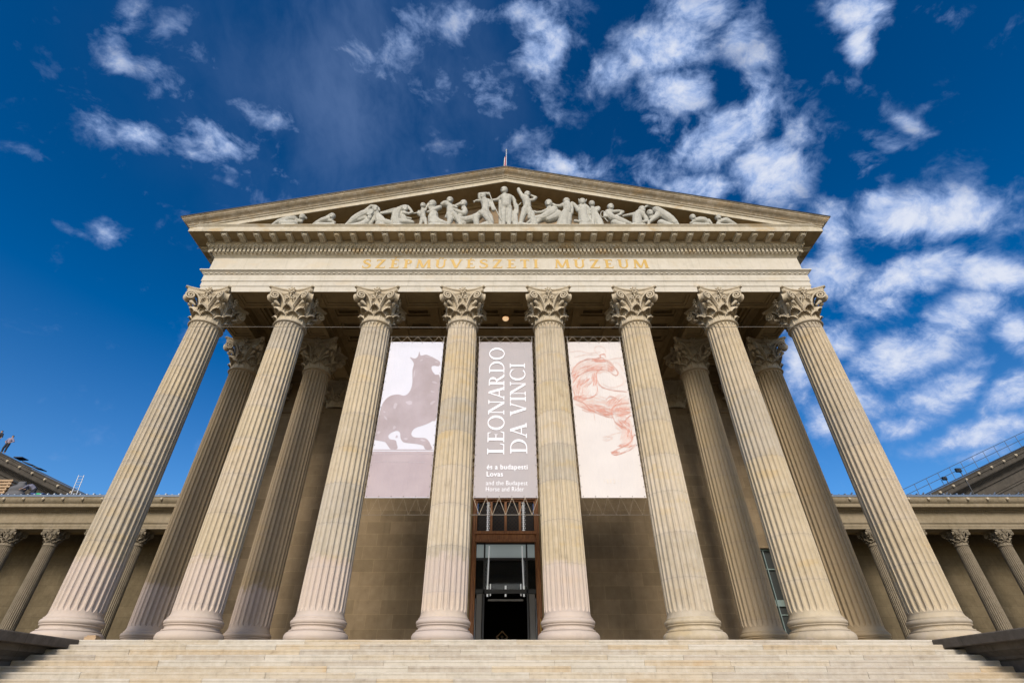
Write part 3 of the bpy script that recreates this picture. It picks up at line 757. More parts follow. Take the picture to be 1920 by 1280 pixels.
# ------------------------------------------------------------------ lettering
def catmull(pts, n=8, closed=False):
    out = []; N = len(pts)
    for i in range(N if closed else N - 1):
        p = [Vector(pts[(i + k) % N] if closed else pts[min(max(i + k, 0), N-1)]).to_3d() for k in (-1, 0, 1, 2)]
        for j in range(n):
            t = j / n; out.append(.5 * ((2*p[1]) + (p[2]-p[0])*t + (2*p[0]-5*p[1]+4*p[2]-p[3])*t*t + (3*p[1]-p[0]-3*p[2]+p[3])*t**3))
    if not closed: out.append(Vector(pts[-1]).to_3d())
    return [(q.x, q.y) for q in out]
class Glyphs:
    """serif capitals as polygons in a unit-high box"""
    def __init__(s, thick=.135, thin=.055): s.T = thick; s.t = thin
    def glyph(s, ch):
        T, t = s.T, s.t; P = []; sf = .035
        def quad(x0, y0, x1, y1, w): P.append([(x0-w/2, y0), (x0+w/2, y0), (x1+w/2, y1), (x1-w/2, y1)])
        def rect(x0, x1, y0, y1): P.append([(x0, y0), (x1, y0), (x1, y1), (x0, y1)])
        def serif(x, y, w, up):
            d = 1 if up else -1
            P.append([(x-w/2, y), (x+w/2, y), (x+w/2, y+d*sf), (x+w*.28, y+d*sf*1.8), (x-w*.28, y+d*sf*1.8), (x-w/2, y+d*sf)])
        def strip(out, inn):
            for i in range(len(out)-1): P.append([out[i], out[i+1], inn[i+1], inn[i]])
        def arc(cx, cy, rx, ry, a0, a1, T_, t_, n=20):
            o, k = [], []
            for i in range(n+1):
                a = R(a0 + (a1-a0)*i/n); o.append((cx+rx*math.cos(a), cy+ry*math.sin(a))); k.append((cx+(rx-T_)*math.cos(a), cy+(ry-t_)*math.sin(a)))
            strip(o, k)
        def path(pts, ws, n=7):
            c = catmull(pts, n); o, k = [], []
            for i, p in enumerate(c):
                a = c[max(i-1, 0)]; b = c[min(i+1, len(c)-1)]; dx, dy = b[0]-a[0], b[1]-a[1]; L = math.hypot(dx, dy) or 1
                q = i/(len(c)-1)*(len(ws)-1); j = min(int(q), len(ws)-2); w_ = ws[j] + (ws[j+1]-ws[j])*(q-j)
                o.append((p[0]-dy/L*w_/2, p[1]+dx/L*w_/2)); k.append((p[0]+dy/L*w_/2, p[1]-dx/L*w_/2))
            strip(o, k)
        acc = {'É': ('E', 1), 'Ú': ('U', 1), 'Ű': ('U', 2)}.get(ch)
        base = acc[0] if acc else ch; W = .6
        if base == 'I': rect(.17-T/2, .17+T/2, 0, 1); serif(.17, 0, .32, 1); serif(.17, 1, .32, 0); W = .34
        elif base == 'L': rect(.12, .12+T, 0, 1); rect(.12, .58, 0, t); serif(.18, 0, .32, 1); serif(.18, 1, .32, 0); P.append([(.50, 0), (.58, 0), (.62, .25), (.585, .25)]); W = .64
        elif base == 'E':
            rect(.12, .12+T, 0, 1); rect(.12, .58, 0, t); rect(.12, .56, 1-t, 1); rect(.12, .46, .5-t/2, .5+t/2); serif(.16, 0, .30, 1); serif(.16, 1, .30, 0)
            P.append([(.50, 0), (.59, 0), (.63, .23), (.595, .23)]); P.append([(.49, 1), (.56, 1), (.58, .80), (.55, .80)]); rect(.43, .46, .40, .60); W = .65
        elif base == 'O': arc(.45, .5, .43, .52, 0, 360, T*1.05, t, 40); W = .90
        elif base == 'C': arc(.46, .5, .43, .52, 48, 312, T*1.05, t, 32); P.append([(.70, .90), (.76, .99), (.785, .70), (.75, .70)]); W = .82
        elif base == 'D': rect(.12, .12+T, 0, 1); arc(.36, .5, .46, .5, -90, 90, T*1.05, t, 24); rect(.12, .37, 0, t); rect(.12, .37, 1-t, 1); serif(.17, 0, .30, 1); serif(.17, 1, .30, 0); W = .88
        elif base in 'PR':
            rect(.12, .12+T, 0, 1); arc(.32, .74, .27, .26, -90, 90, T, t, 18); rect(.12, .33, 1-t, 1); rect(.12, .33, .48, .48+t); serif(.18, 0, .32, 1); serif(.16, 1, .28, 0); W = .64
            if base == 'R': quad(.36, .50, .68, 0, T*1.1); serif(.70, 0, .20, 1); W = .80
        elif base == 'N': quad(.13, 0, .13, 1, t); quad(.16, 1, .74, 0, T*1.15); quad(.76, 0, .76, 1, t); serif(.13, 0, .26, 1); serif(.11, 1, .22, 0); serif(.76, 1, .26, 0); W = .90
        elif base == 'A': quad(.09, 0, .41, 1, t*1.2); quad(.70, 0, .41, 1, T*1.1); rect(.20, .60, .30, .30+t); serif(.09, 0, .24, 1); serif(.70, 0, .28, 1); W = .80
        elif base == 'V': quad(.40, 0, .10, 1, T*1.1); quad(.41, 0, .70, 1, t*1.2); serif(.10, 1, .28, 0); serif(.70, 1, .24, 0); W = .80
        elif base == 'M': quad(.10, 0, .17, 1, t*1.1); quad(.48, .03, .18, 1, T*1.05); quad(.49, .03, .80, 1, t*1.1); quad(.88, 0, .82, 1, T*1.05); serif(.10, 0, .22, 1); serif(.88, 0, .28, 1); serif(.16, 1, .18, 0); serif(.84, 1, .18, 0); W = 1.0
        elif base == 'U': rect(.10, .10+T, .33, 1); arc(.40, .33, .30, .35, 180, 360, T*.8, t, 20); rect(.70-t*1.2, .70, .33, 1); serif(.17, 1, .30, 0); serif(.68, 1, .22, 0); W = .80
        elif base == 'T': rect(.33-T/2, .33+T/2, 0, 1); rect(.03, .63, 1-t, 1); serif(.33, 0, .32, 1); P.append([(.03, 1), (.03, .78), (.06, .78), (.11, 1)]); P.append([(.63, 1), (.63, .78), (.60, .78), (.55, 1)]); W = .66
        elif base == 'Z': rect(.08, .66, 1-t, 1); rect(.06, .68, 0, t); quad(.13, 0, .58, 1, T*1.1); P.append([(.08, 1), (.08, .78), (.11, .78), (.16, 1)]); P.append([(.68, 0), (.70, .24), (.665, .24), (.60, 0)]); W = .74
        elif base == 'S':
            path([(.52, .80), (.44, .94), (.30, .975), (.15, .90), (.11, .76), (.20, .62), (.36, .51), (.50, .38), (.52, .20), (.42, .06), (.27, .025), (.12, .09), (.06, .24)], [t*.8, t, t, t*1.4, T*.85, T, T*1.1, T, T*.85, t*1.4, t, t, t*.8])
            rect(.50, .53, .70, .95); rect(.05, .08, .06, .30); W = .62
        if acc:
            for k in range(acc[1]): x = W/2 + (k - (acc[1]-1)/2)*.20; P.append([(x-.06, 1.07), (x, 1.07), (x+.10, 1.22), (x+.01, 1.22)])
        return P, W
def text_polys(gl, txt, gap=.10, space=.45):
    x = 0; out = []
    for ch in txt:
        if ch == ' ': x += space; continue
        P, W = gl.glyph(ch); out.append(([[(px + x, py) for px, py in q] for q in P])); x += W + gap
    return out, x - gap
def text_obj(name, gl, txt, mat, parent, org, ux, uy, width, height, nrm, gap=.10, depth=.012):
    letters, W = text_polys(gl, txt, gap); sx_ = width / W; k = 0
    org = Vector(org); ux = Vector(ux); uy = Vector(uy); nrm = Vector(nrm)
    for L in letters:
        b = MB()
        for q in L:
            k += 1; d = depth + .0004 * (k % 9)
            f = [tuple(org + ux*px*sx_ + uy*py*height + nrm*d) for px, py in q]; r_ = [tuple(Vector(p) - nrm*d*.9) for p in f]
            b.loft([r_, f], True, False, True)
        b.build(name, mat, parent)
text_obj('letter', Glyphs(.175, .095), 'SZÉPMŰVÉSZETI', 'gold', frieze, (-7.12, FY, 18.78), (1,0,0), (0,0,1), 8.75, .58, (0,-1,0), gap=.235)
text_obj('letter', Glyphs(.175, .095), 'MÚZEUM', 'gold', frieze, (2.43, FY, 18.78), (1,0,0), (0,0,1), 4.65, .58, (0,-1,0), gap=.235)

# ------------------------------------------------------------------ banners between the middle columns
BYY = 18.05; BT, BB, BW = 14.68, 7.60, 1.195
def ban_pt(xc, u, v, lay=0.0):
    x = xc - BW + 2*BW*u; z = BB + (BT-BB)*v
    y = BYY + .006*math.sin(v*9+xc) * math.sin(u*math.pi) + .004*math.sin(u*7+v*3)
    return (x, y - lay*.6, z)
def poly_layer(name, mat, xc, polys, lay, parent):
    b = MB()
    for k, q in enumerate(polys):
        bm = bmesh.new(); vs = [bm.verts.new((x, y, 0)) for x, y in q]; f = bm.faces.new(vs)
        bmesh.ops.triangulate(bm, faces=[f])
        if len(q) < 9: bmesh.ops.subdivide_edges(bm, edges=bm.edges[:], cuts=5, use_grid_fill=True)
        bm.verts.index_update()
        b.add([ban_pt(xc, v.co.x, v.co.y, lay + .0004*(k % 7)) for v in bm.verts], [[v.index for v in f_.verts] for f_ in bm.faces]); bm.free()
    return b.build(name, mat, parent)
def banner(xc, label, mat, side_cords=True, bottom=True):
    r = empty('banner', (xc, BYY, BB), label, 'banner', 'exhibition banners hung between the middle columns')
    b = MB(); nu, nv = 14, 44
    b.loft([[ban_pt(xc, i/nu, j/nv) for i in range(nu+1)] + [ban_pt(xc, 1-i/nu, j/nv, -.012) for i in range(nu+1)] for j in range(nv+1)], True, True, True)
    b.build('banner_fabric', mat, r)
    b = MB(); top = BT + .30; bot = BB - .62
    def zig(p0, p1, q0, q1, n, rz=.007):
        for i in range(n):
            a = Vector(p0).lerp(Vector(p1), i/n); c = Vector(p0).lerp(Vector(p1), (i+1)/n); m = Vector(q0).lerp(Vector(q1), (i+.5)/n)
            b.tube([a, m], rz, 4); b.tube([m, c], rz, 4)
    L, Rr = xc - BW, xc + BW
    zig((L, BYY, BT), (Rr, BYY, BT), (L, BYY, top), (Rr, BYY, top), 5)
    zig((L, BYY, BB), (Rr, BYY, BB), (L, BYY, bot), (Rr, BYY, bot), 5, .009 if xc == 0 else .002)
    for x, xo in ((L, L-.14), (Rr, Rr+.14)): zig((x, BYY+.01, BB), (x, BYY+.01, BT), (xo, BYY+.01, BB), (xo, BYY+.01, BT), 22)
    b.build('lacing_cord', 'rope', r)
    b = MB()
    b.tube([(L-.30, BYY, top), (Rr+.30, BYY, top)], .012, 5); b.tube([(L-.25, BYY, bot), (Rr+.25, BYY, bot)], .014 if xc == 0 else .006, 5)
    b.tube([(L, BYY, BT), (L, BYY, top)], .014, 5); b.tube([(Rr, BYY, BT), (Rr, BYY, top)], .014, 5)
    b.tube([(L-.14, BYY+.01, bot), (L-.14, BYY+.01, top)], .010, 5); b.tube([(Rr+.14, BYY+.01, bot), (Rr+.14, BYY+.01, top)], .010, 5)
    b.build('hanging_cable', 'cable', r)
    b = MB()
    for i in range(6):
        for z in (BT-.05, BB+.05): b.ell((L+.06+(2*BW-.12)*i/5, BYY-.012, z), (.018, .012, .018), 6, 4)
    for j in range(1, 17):
        for x in (L+.035, Rr-.035): b.ell((x, BYY-.014, BB+(BT-BB)*j/17), (.016, .012, .016), 6, 4)
    b.build('eyelet', 'cable', r)
    return r
# left: pale banner with the mauve shape of a horse above a mauve plinth
bl = banner(-4, 'white banner left of the grey one, printed with a mauve horse above a mauve band', 'ban_white')
poly_layer('printed_band', 'ban_mauve', -4, [[(0.003, .003), (.997, .003), (.997, .256), (.003, .256)]], .006, bl)
hz = [(.003,.44),(.02,.53),(.07,.580),(.16,.608),(.28,.616),(.38,.608),(.45,.620),(.495,.655),(.505,.70),(.49,.745),(.478,.79),(.49,.828),(.462,.852),(.40,.882),(.495,.872),(.545,.890),(.562,.925),(.595,.895),(.69,.902),(.79,.888),(.89,.868),(.962,.850),(.972,.832),(.945,.816),(.87,.820),(.82,.812),(.835,.785),(.90,.755),(.997,.728),
      (.997,.47),(.93,.442),(.85,.425),(.76,.412),(.68,.402),(.62,.385),(.60,.360),(.64,.342),(.74,.338),(.84,.335),(.90,.318),(.94,.295),(.965,.272),(.86,.270),(.82,.290),(.72,.300),(.58,.305),(.48,.312),(.43,.335),(.41,.365),(.36,.380),(.28,.372),(.22,.352),(.25,.330),(.35,.322),(.38,.300),(.40,.272),(.30,.268),(.24,.288),(.18,.312),(.08,.320),(.003,.325)]
hz = [(x, y) for x, y in catmull(hz, 3) if True]
hz = [(min(.997, max(.003, x)), y) for x, y in hz]
poly_layer('printed_horse', 'ban_horse', -4, [hz], .010, bl)
hl = []
def blob(cx, cy, rx, ry, an, n=14, wob=.25):
    return [(cx + rx*math.cos(R(an))*math.cos(t)*(1+wob*math.sin(3*t+cx*9)) - ry*math.sin(R(an))*math.sin(t), cy + (rx*math.sin(R(an))*math.cos(t)*.34 + ry*math.cos(R(an))*math.sin(t)*(1+wob*math.cos(2*t+cy*7)))) for t in [2*math.pi*i/n for i in range(n)]]
for a in ((.74,.886,.07,.004,-6),(.90,.846,.03,.005,0),(.62,.86,.03,.006,30),(.52,.76,.010,.035,0),(.84,.64,.07,.006,-20),(.90,.70,.05,.008,-25),(.90,.56,.05,.010,30),(.26,.54,.05,.022,60),(.13,.46,.018,.032,70),(.09,.50,.012,.02,80),(.30,.40,.03,.010,30),(.52,.33,.035,.006,0),(.80,.322,.05,.005,-10),(.36,.345,.02,.008,30),(.50,.56,.06,.012,-15),(.05,.37,.03,.008,20)):
    hl.append(blob(*a))
poly_layer('printed_highlight', 'ban_light', -4, hl, .014, bl)
poly_layer('printed_line', 'ban_light', -4, [[(.01,.243),(.99,.240),(.99,.2425),(.01,.2455)], [(.01,.262),(.99,.262),(.99,.268),(.01,.268)], [(.01,.196),(.9,.192),(.9,.1935),(.01,.198)]], .015, bl)
# centre: grey banner with the exhibition title
bc = banner(0, 'grey middle banner with large white serif lettering running upwards', 'ban_grey')
GL = Glyphs(.135, .05)
text_obj('letter', GL, 'LEONARDO', 'ink_white', bc, (-.055, BYY-.012, 9.27), (0,0,1), (-1,0,0), 5.10, .66, (0,-1,0), gap=.035, depth=.006)
text_obj('letter', GL, 'DA VINCI', 'ink_white', bc, (.845, BYY-.012, 9.30), (0,0,1), (-1,0,0), 4.22, .66, (0,-1,0), gap=.035, depth=.006)
def sans(txt, x, z, width, h, bold, parent, mat='ink_white', name='small_lettering'):
    cu = bpy.data.curves.new(name, 'FONT'); cu.body = txt; cu.size = 1; cu.offset = bold; cu.space_character = 1.08
    o = bpy.data.objects.new(name, cu); col.objects.link(o); bpy.context.view_layer.update()
    dg = bpy.context.evaluated_depsgraph_get(); me = bpy.data.meshes.new_from_object(o.evaluated_get(dg)); bpy.data.objects.remove(o)
    xsv = [v.co.x for v in me.vertices]; k = width / (max(xsv) - min(xsv)); x0 = min(xsv)
    off = wloc(parent)
    for v in me.vertices: v.co = Vector((x + (v.co.x-x0)*k, BYY-.0165, z + v.co.y*h)) - off
    gaps = sorted((min(me.vertices[i].co.x for i in p.vertices), max(me.vertices[i].co.x for i in p.vertices), p.index) for p in me.polygons)
    groups = []; end = -1e9
    for lo, hi, ix in gaps:
        if lo > end + .24 * k * .8: groups.append([])
        groups[-1].append(ix); end = max(end, hi)
    for gr in groups:                      # one mesh per word
        b = MB(); used = {}
        vs = []; fs = []
        for ix in gr:
            f = []
            for i in me.polygons[ix].vertices:
                if i not in used: used[i] = len(vs); vs.append(tuple(me.vertices[i].co + off))
                f.append(used[i])
            fs.append(f)
        b.add(vs, fs); b.build(name, mat, parent)
sans('és a budapesti', -.72, 8.69, 1.56, .27, .016, bc)
sans('Lovas', -.72, 8.41, .62, .27, .016, bc)
sans('and the Budapest', -.735, 8.07, 1.56, .245, .0, bc)
sans('Horse and Rider', -.735, 7.84, 1.42, .245, .0, bc)
# right: cream banner with a red chalk horse study
br = banner(4, 'cream banner right of the grey one, printed with a red chalk horse sketch', 'ban_cream')
rs = random.Random(3)
def stroke(b, pts, wd, lay, k=6, jit=.004):
    c = catmull([(x + rs.uniform(-jit, jit), y + rs.uniform(-jit, jit)*.34) for x, y in pts], k)
    n = len(c)
    for i in range(n-1):
        (x0, y0), (x1, y1) = c[i], c[i+1]; dx, dy = (x1-x0)*2*BW, (y1-y0)*7.08; L = math.hypot(dx, dy) or 1e-6
        w0 = wd*(.35+.65*math.sin(math.pi*(i+.2)/n)); w1 = wd*(.35+.65*math.sin(math.pi*(i+1.2)/n)) if i < n-2 else wd*.2
        ax, ay = -dy/L/(2*BW), dx/L/7.08
        if min(x0, x1) < .01 or max(x0, x1) > .99: continue
        b.add([ban_pt(4, x0+ax*w0/2, y0+ay*w0/2, lay), ban_pt(4, x1+ax*w1/2, y1+ay*w1/2, lay), ban_pt(4, x1-ax*w1/2, y1-ay*w1/2, lay), ban_pt(4, x0-ax*w0/2, y0-ay*w0/2, lay)], [(0,1,2,3)])
outl = [ # neck, head, chest, back, belly, leg contours of an ordinary prancing horse
 [(.01,.745),(.08,.80),(.20,.845),(.36,.868),(.50,.872),(.60,.880),(.66,.862)], [(.60,.88),(.58,.90),(.66,.905),(.68,.88)],
 [(.66,.865),(.74,.84),(.82,.80),(.86,.765),(.84,.748),(.78,.752),(.72,.775),(.66,.79)], [(.66,.79),(.58,.79),(.50,.775),(.46,.74),(.48,.70),(.55,.668),(.66,.648),(.80,.640),(.99,.634)],
 [(.01,.66),(.04,.61),(.03,.585),(.10,.572),(.18,.56),(.28,.52),(.42,.487),(.58,.468),(.66,.46)], [(.66,.46),(.70,.43),(.80,.405),(.90,.375),(.93,.335),(.88,.31),(.76,.286),(.62,.262),(.56,.245),(.62,.236),(.74,.245),(.86,.268),(.97,.30)],
 [(.66,.46),(.64,.49),(.68,.525),(.80,.55),(.99,.555)], [(.05,.70),(.10,.735),(.20,.76),(.34,.785),(.44,.80)], [(.10,.60),(.22,.59),(.36,.60),(.44,.63),(.46,.68)], [(.58,.58),(.66,.60),(.74,.595),(.80,.57)],
 [(.99,.48),(.90,.46),(.84,.43)], [(.99,.36),(.93,.335)]]
b = MB()
for pts in outl:
    for r_ in range(5): stroke(b, pts, rs.choice((.006, .009, .013)), .010 + .0005*r_, jit=.018 if r_ > 1 else .006)
def hatch(b, cx, cy, rx, ry, an, n, ln, lay, wd):
    for i in range(n):
        t = rs.uniform(0, 6.28); q = math.sqrt(rs.random()); x = cx + rx*q*math.cos(t); y = cy + ry*q*math.sin(t)
        a = R(an + rs.uniform(-10, 10)); l = ln*rs.uniform(.5, 1.2)
        stroke(b, [(x - l*math.cos(a)/2, y - l*math.sin(a)*.34/2), (x + l*.03, y + l*.01), (x + l*math.cos(a)/2, y + l*math.sin(a)*.34/2)], wd, lay + .0003*(i % 9), k=2, jit=.004)
for a in ((.10,.66,.10,.06,70,60,.10),(.12,.59,.12,.02,20,50,.10),(.35,.52,.20,.025,-25,90,.12),(.55,.50,.14,.025,-20,80,.12),(.72,.56,.12,.03,50,60,.12),(.85,.50,.14,.03,10,90,.14),(.82,.42,.10,.03,-50,60,.10),(.90,.36,.05,.03,70,40,.08),(.80,.29,.12,.012,20,40,.08),(.62,.25,.06,.008,10,24,.06),(.40,.80,.20,.02,20,70,.14),(.55,.855,.12,.012,0,60,.10),(.74,.80,.06,.02,-60,50,.08),(.42,.72,.05,.04,80,50,.10),(.24,.70,.12,.03,40,40,.12),(.08,.755,.06,.03,50,40,.12)):
    hatch(b, *a, .012, .0085)if False else hatch(b, a[0], a[1], a[2], a[3], a[4], a[5], a[6], .006, .011)
b.build('printed_sketch', 'ink_red', br)
b = MB()
for a in ((.35,.56,.30,.05,-20,160,.14),(.80,.54,.18,.07,30,160,.14),(.15,.66,.14,.10,60,140,.12),(.35,.80,.30,.05,30,160,.16),(.82,.42,.14,.06,-50,110,.1),(.84,.33,.10,.05,60,90,.1),(.66,.82,.14,.05,-40,90,.1)):
    hatch(b, *a, .005, .016)
for pts in ([(.03,.92),(.20,.925),(.40,.915),(.60,.92)], [(.70,.86),(.90,.875),(.98,.87)], [(.60,.88),(.50,.93),(.55,.965),(.66,.96),(.70,.92)], [(.86,.76),(.96,.72),(.90,.68),(.70,.66),(.55,.69)], [(.44,.34),(.52,.345),(.60,.335),(.52,.325),(.44,.33)], [(.48,.335),(.62,.36),(.80,.372)], [(.20,.53),(.26,.50),(.34,.49)], [(.33,.59),(.35,.52),(.36,.45)], [(.10,.88),(.30,.90),(.50,.90)], [(.80,.85),(.92,.83),(.97,.78)]):
    for r_ in range(3): stroke(b, pts, .014, .007, jit=.02)
b.build('printed_shading', 'ink_pale', br)
for ch, dx, wd in (('·', 0, .03), ('1', .12, .05), ('1', .24, .05), ('2', .35, .10), ('·', .55, .03)): sans(ch, 4 - BW + 2*BW*.37 + dx, BB + 7.08*.078, wd, .22, 0, br, 'ink_faint', 'digit')
# long cable strung across the columns under the capitals
b = MB(); b.tube([(-14, BYY-.75, 14.98), (0, BYY-.75, 14.93), (14, BYY-.75, 14.98)], .012, 5)
tag(b.build('cable', 'cable'), 'thin pale cable strung level across all columns below their capitals', 'cable')

# ------------------------------------------------------------------ steps and the flanking walls
st = empty('staircase', (0, 13, 0), 'wide flight of pale worn stone steps rising to the portico', 'staircase')
NR = 21; RI = PZ / NR; TR = .33
for k in range(NR):
    z1 = PZ - RI*k; y0 = 16.70 - TR*k; b = MB(); r0 = random.Random(k)
    xw = 12.97
    # chain of blocks; each joint a hair of a gap, noses worn by a few millimetres
    x = -xw; 
    while x < xw - .01:
        L = r0.uniform(1.7, 2.6); x1 = min(xw, x + L)
        if xw - x1 < .8: x1 = xw
        dz = r0.uniform(-.004, .004); dy = r0.uniform(-.006, .006)
        n = 6; rings = []
        for i in range(n+1):
            xx = x + .0035 + (x1 - x - .007)*i/n; wz = r0.uniform(-.002, .002)
            z = z1 + dz + wz; yy = y0 + dy
            rings.append([(xx, yy+.5, z), (xx, yy+.012, z), (xx, yy-.004, z-.004-abs(wz)), (xx, yy-.010, z-.022), (xx, yy-.009, z-.050), (xx, yy+.001, z-.056), (xx, yy+.002, z1-RI-.02), (xx, yy+.5, z1-RI-.02)])
        b.cur = r0.choice((0, 0, 0, 1, 1, 2, 3, 3)); b.loft(rings, True, True, True); x = x1
    o = b.build('step', ['step', 'step_pale', 'step_ochre', 'step_grey'], st)
b = MB()
for k in range(NR): b.box(-12.96, 12.96, 16.70 - TR*k + .03, 17.0, max(0, PZ - RI*(k+1)) + .001, PZ - RI*k - .06)
b.build('step_core', 'step', st)
for s_, lb in ((-1, 'low dark stone wall with a flat coping left of the steps'), (1, 'low dark stone wall with a flat coping right of the steps')):
    r = empty('stair_wall', (s_*15, 13, 0), lb, 'wall', 'walls flanking the steps')
    b = MB(); x0, x1 = sorted((s_*12.98, s_*17.0)); b.box(x0, x1, 9.2, 16.69, 0, 2.5)
    b.build('wall_body', 'parapet', r)
    b = MB()
    pth = [(12.98, 16.69), (12.98, 9.2), (17.0, 9.2)]
    prof = [(0, 2.42), (.05, 2.43), (.08, 2.50), (.20, 2.60), (.24, 2.62), (.26, 2.76), (.56, 2.765), (.575, 2.78), (.58, 2.97), (.56, 2.995), (-.05, 2.998)]
    if s_ < 0: pth = [(-a, c) for a, c in pth]; b.sweep(pth, prof, -1)
    else: b.sweep(pth, prof, 1)
    x0, x1 = sorted((s_*12.95, s_*17.0)); b.add([(x0, 9.2, 2.997), (x1, 9.2, 2.997), (x1, 16.69, 2.997), (x0, 16.69, 2.997)], [(0,1,2,3)])
    b.build('coping', 'parapet', r)
b = MB(); b.box(-12.34, -12.0, 16.74, 16.95, PZ+.002, PZ+.085); b.box(-12.30, -12.04, 16.76, 16.92, PZ+.087, PZ+.12)
tag(b.build('wooden_block', 'lumber'), 'small yellowish wooden block at the left end of the top step', 'block')

# ------------------------------------------------------------------ side wings
WS = .6535
def lionhead(r=.11):
    b = MB(); b.ell((0, -.02, 0), (r, r*.9, r*1.15), 10, 7); b.ell((0, -r*.8, -r*.25), (r*.5, r*.5, r*.4), 8, 5)
    for s_ in (-1, 1): b.ell((s_*r*.75, 0, r*.7), (r*.35, r*.25, r*.4), 6, 4); b.ell((s_*r*.35, -r*.75, r*.35), (r*.15, r*.15, r*.12), 5, 4)
    return b
lion = None; WMESH = {}
for s_, side in ((-1, 'left'), (1, 'right')):
    wing = empty('museum_wing', (s_*35, 40, 0), 'lower colonnaded wing of the museum reaching out to the %s of the portico' % side, 'building', 'side wings of the museum')
    X0, X1 = HW + .05, 62
    def P(o_list, mat, name, y0=39.5):
        b = MB(); a, c = (s_*X0, y0), (s_*X1, y0)
        b.sweep([a, c] if s_ > 0 else [c, a], o_list); return b.build(name, mat, wing)
    ent = P([(-1.0, 12.30), (0, 12.30), (0, 12.46), (.03, 12.47), (.03, 12.66), (.10, 12.70), (.12, 12.76), (-.01, 12.78), (0, 13.50), (.08, 13.56), (.10, 13.58)], 'wing', 'entablature')
    P([(.10, 13.58), (.10, 13.66), (.30, 13.68), (.34, 13.72), (.70, 13.78), (.72, 13.82), (.72, 14.04), (.78, 14.08), (.80, 14.12)], 'wing', 'cornice')
    b = MB(); y = 39.5
    for i in range(int((X1-X0)/.155)):
        x = s_*(X0 + .1 + .155*i); b.box(x-.045, x+.045, y-.20, y-.10, 13.585, 13.665)
    b.build('dentil_course', 'wing', wing)
    P([(.80, 14.12), (.86, 14.16), (.92, 14.30), (.94, 14.44), (.96, 14.50)], 'wing', 'gutter_stone')
    P([(.96, 14.50), (1.00, 14.50), (1.00, 14.62), (.97, 14.66), (-.5, 14.70), (-6, 14.9)], 'zinc', 'gutter')
    b = MB()
    b.add([(s_*X0, 38.6, 12.31), (s_*X1, 38.6, 12.31), (s_*X1, 39.5+1.2, 12.31), (s_*X0, 39.5+1.2, 12.31)], [(0,1,2,3)]) if False else None
    b.box(*sorted((s_*X0, s_*X1)), 39.51, 40.7, 12.302, 13.4); b.box(*sorted((s_*X0, s_*X1)), 40.7, 43.9, 12.9, 13.1)
    b.build('porch_ceiling', 'soffit', wing)
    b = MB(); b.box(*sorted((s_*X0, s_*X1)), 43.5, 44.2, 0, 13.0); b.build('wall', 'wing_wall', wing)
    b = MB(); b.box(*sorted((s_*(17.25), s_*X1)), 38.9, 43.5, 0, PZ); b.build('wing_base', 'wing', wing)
    for i in range(14):
        X = 28.55 - 3.35*3 + 3.35*i
        if X > X1: break
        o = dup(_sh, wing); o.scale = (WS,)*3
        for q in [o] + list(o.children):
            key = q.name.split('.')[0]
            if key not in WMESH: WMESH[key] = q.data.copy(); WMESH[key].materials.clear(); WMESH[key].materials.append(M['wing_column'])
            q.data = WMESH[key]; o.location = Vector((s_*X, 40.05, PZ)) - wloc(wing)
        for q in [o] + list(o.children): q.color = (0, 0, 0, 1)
    for i in range(28):
        X = 16.2 + 1.55*i
        if lion is None: lion = lionhead().build('lion_head', 'capital', wing, True, world=False); o = lion
        else: o = dup(lion, wing)
        o.location = Vector((s_*X, 39.5-.95, 14.32)) - wloc(wing)
    b = MB(); rr_ = random.Random(5)
    for i in range(60):
        X = 15.5 + .52*i; h = rr_.uniform(.04, .12); b.box(s_*X-.05, s_*X+.05, 38.62, 38.80, 14.66, 14.68+h)
    if s_ > 0:
        for i in range(14): X = 16.0 + 1.9*i; b.tube([(X, 38.9, 14.66), (X+.25, 38.8, 14.92)], .05, 5)
    b.build('snow_guard', 'alu' if s_ < 0 else 'zinc', wing)
    # gabled pavilion behind the wing
    pv = empty('gabled_pavilion', (s_*55, 46, 0), 'grey gabled pavilion rising behind the %s wing with a dark overhanging roof edge' % side, 'building', 'gabled pavilions behind the wings')
    sl = .395; Xs, Zs, Xa = 36.6, 15.95, 56.0; Za = Zs + sl*(Xa-Xs)
    b = MB()
    def rk(prof, b, Xe=Xs):
        b.loft([[(s_*(Xe), 44.9-o_, Zs + sl*(Xe-Xs) + dz) for o_, dz in prof], [(s_*Xa, 44.9-o_, Za + dz) for o_, dz in prof], [(s_*(2*Xa-Xe), 44.9-o_, Zs+dz) for o_, dz in prof]], False)
    rk([(1.0, 0), (1.0, -.10), (.94, -.14), (.90, -.38), (.80, -.40), (.80, -.46), (.72, -.78), (.66, -.80), (.66, -.84), (0, -.86), (0, -1.05), (-.3, -1.1), (-.32, -1.6), (-.5, -1.65)], b)
    b.build('raking_cornice', 'grey_stone', pv)
    b = MB()
    for i in range(120):
        X = Xs + .8 + .3*i*.55
        if X > Xa: break
        z = Zs + sl*(X-Xs) - 1.05; b.box(s_*X-.05, s_*X+.05, 44.9, 45.15, z-.14, z)
    b.build('dentil_course', 'grey_stone', pv)
    b = MB(); b.add([(s_*Xs, 45.4, 10), (s_*Xa, 45.4, 10), (s_*(2*Xa-Xs), 45.4, 10), (s_*(2*Xa-Xs), 45.4, Zs-.9), (s_*Xa, 45.4, Za-.9), (s_*Xs, 45.4, Zs-.9)], [(0,1,2,3,4,5)])
    rk2 = [(-.30, -2.4), (-.38, -2.45), (-.38, -2.6), (-.45, -2.62)]; rk(rk2, b, Xs+4)
    rk([(-.30, -3.2), (-.38, -3.25), (-.38, -3.5), (-.48, -3.52)], b, Xs+6)
    b.build('gable_wall', 'grey_stone', pv)
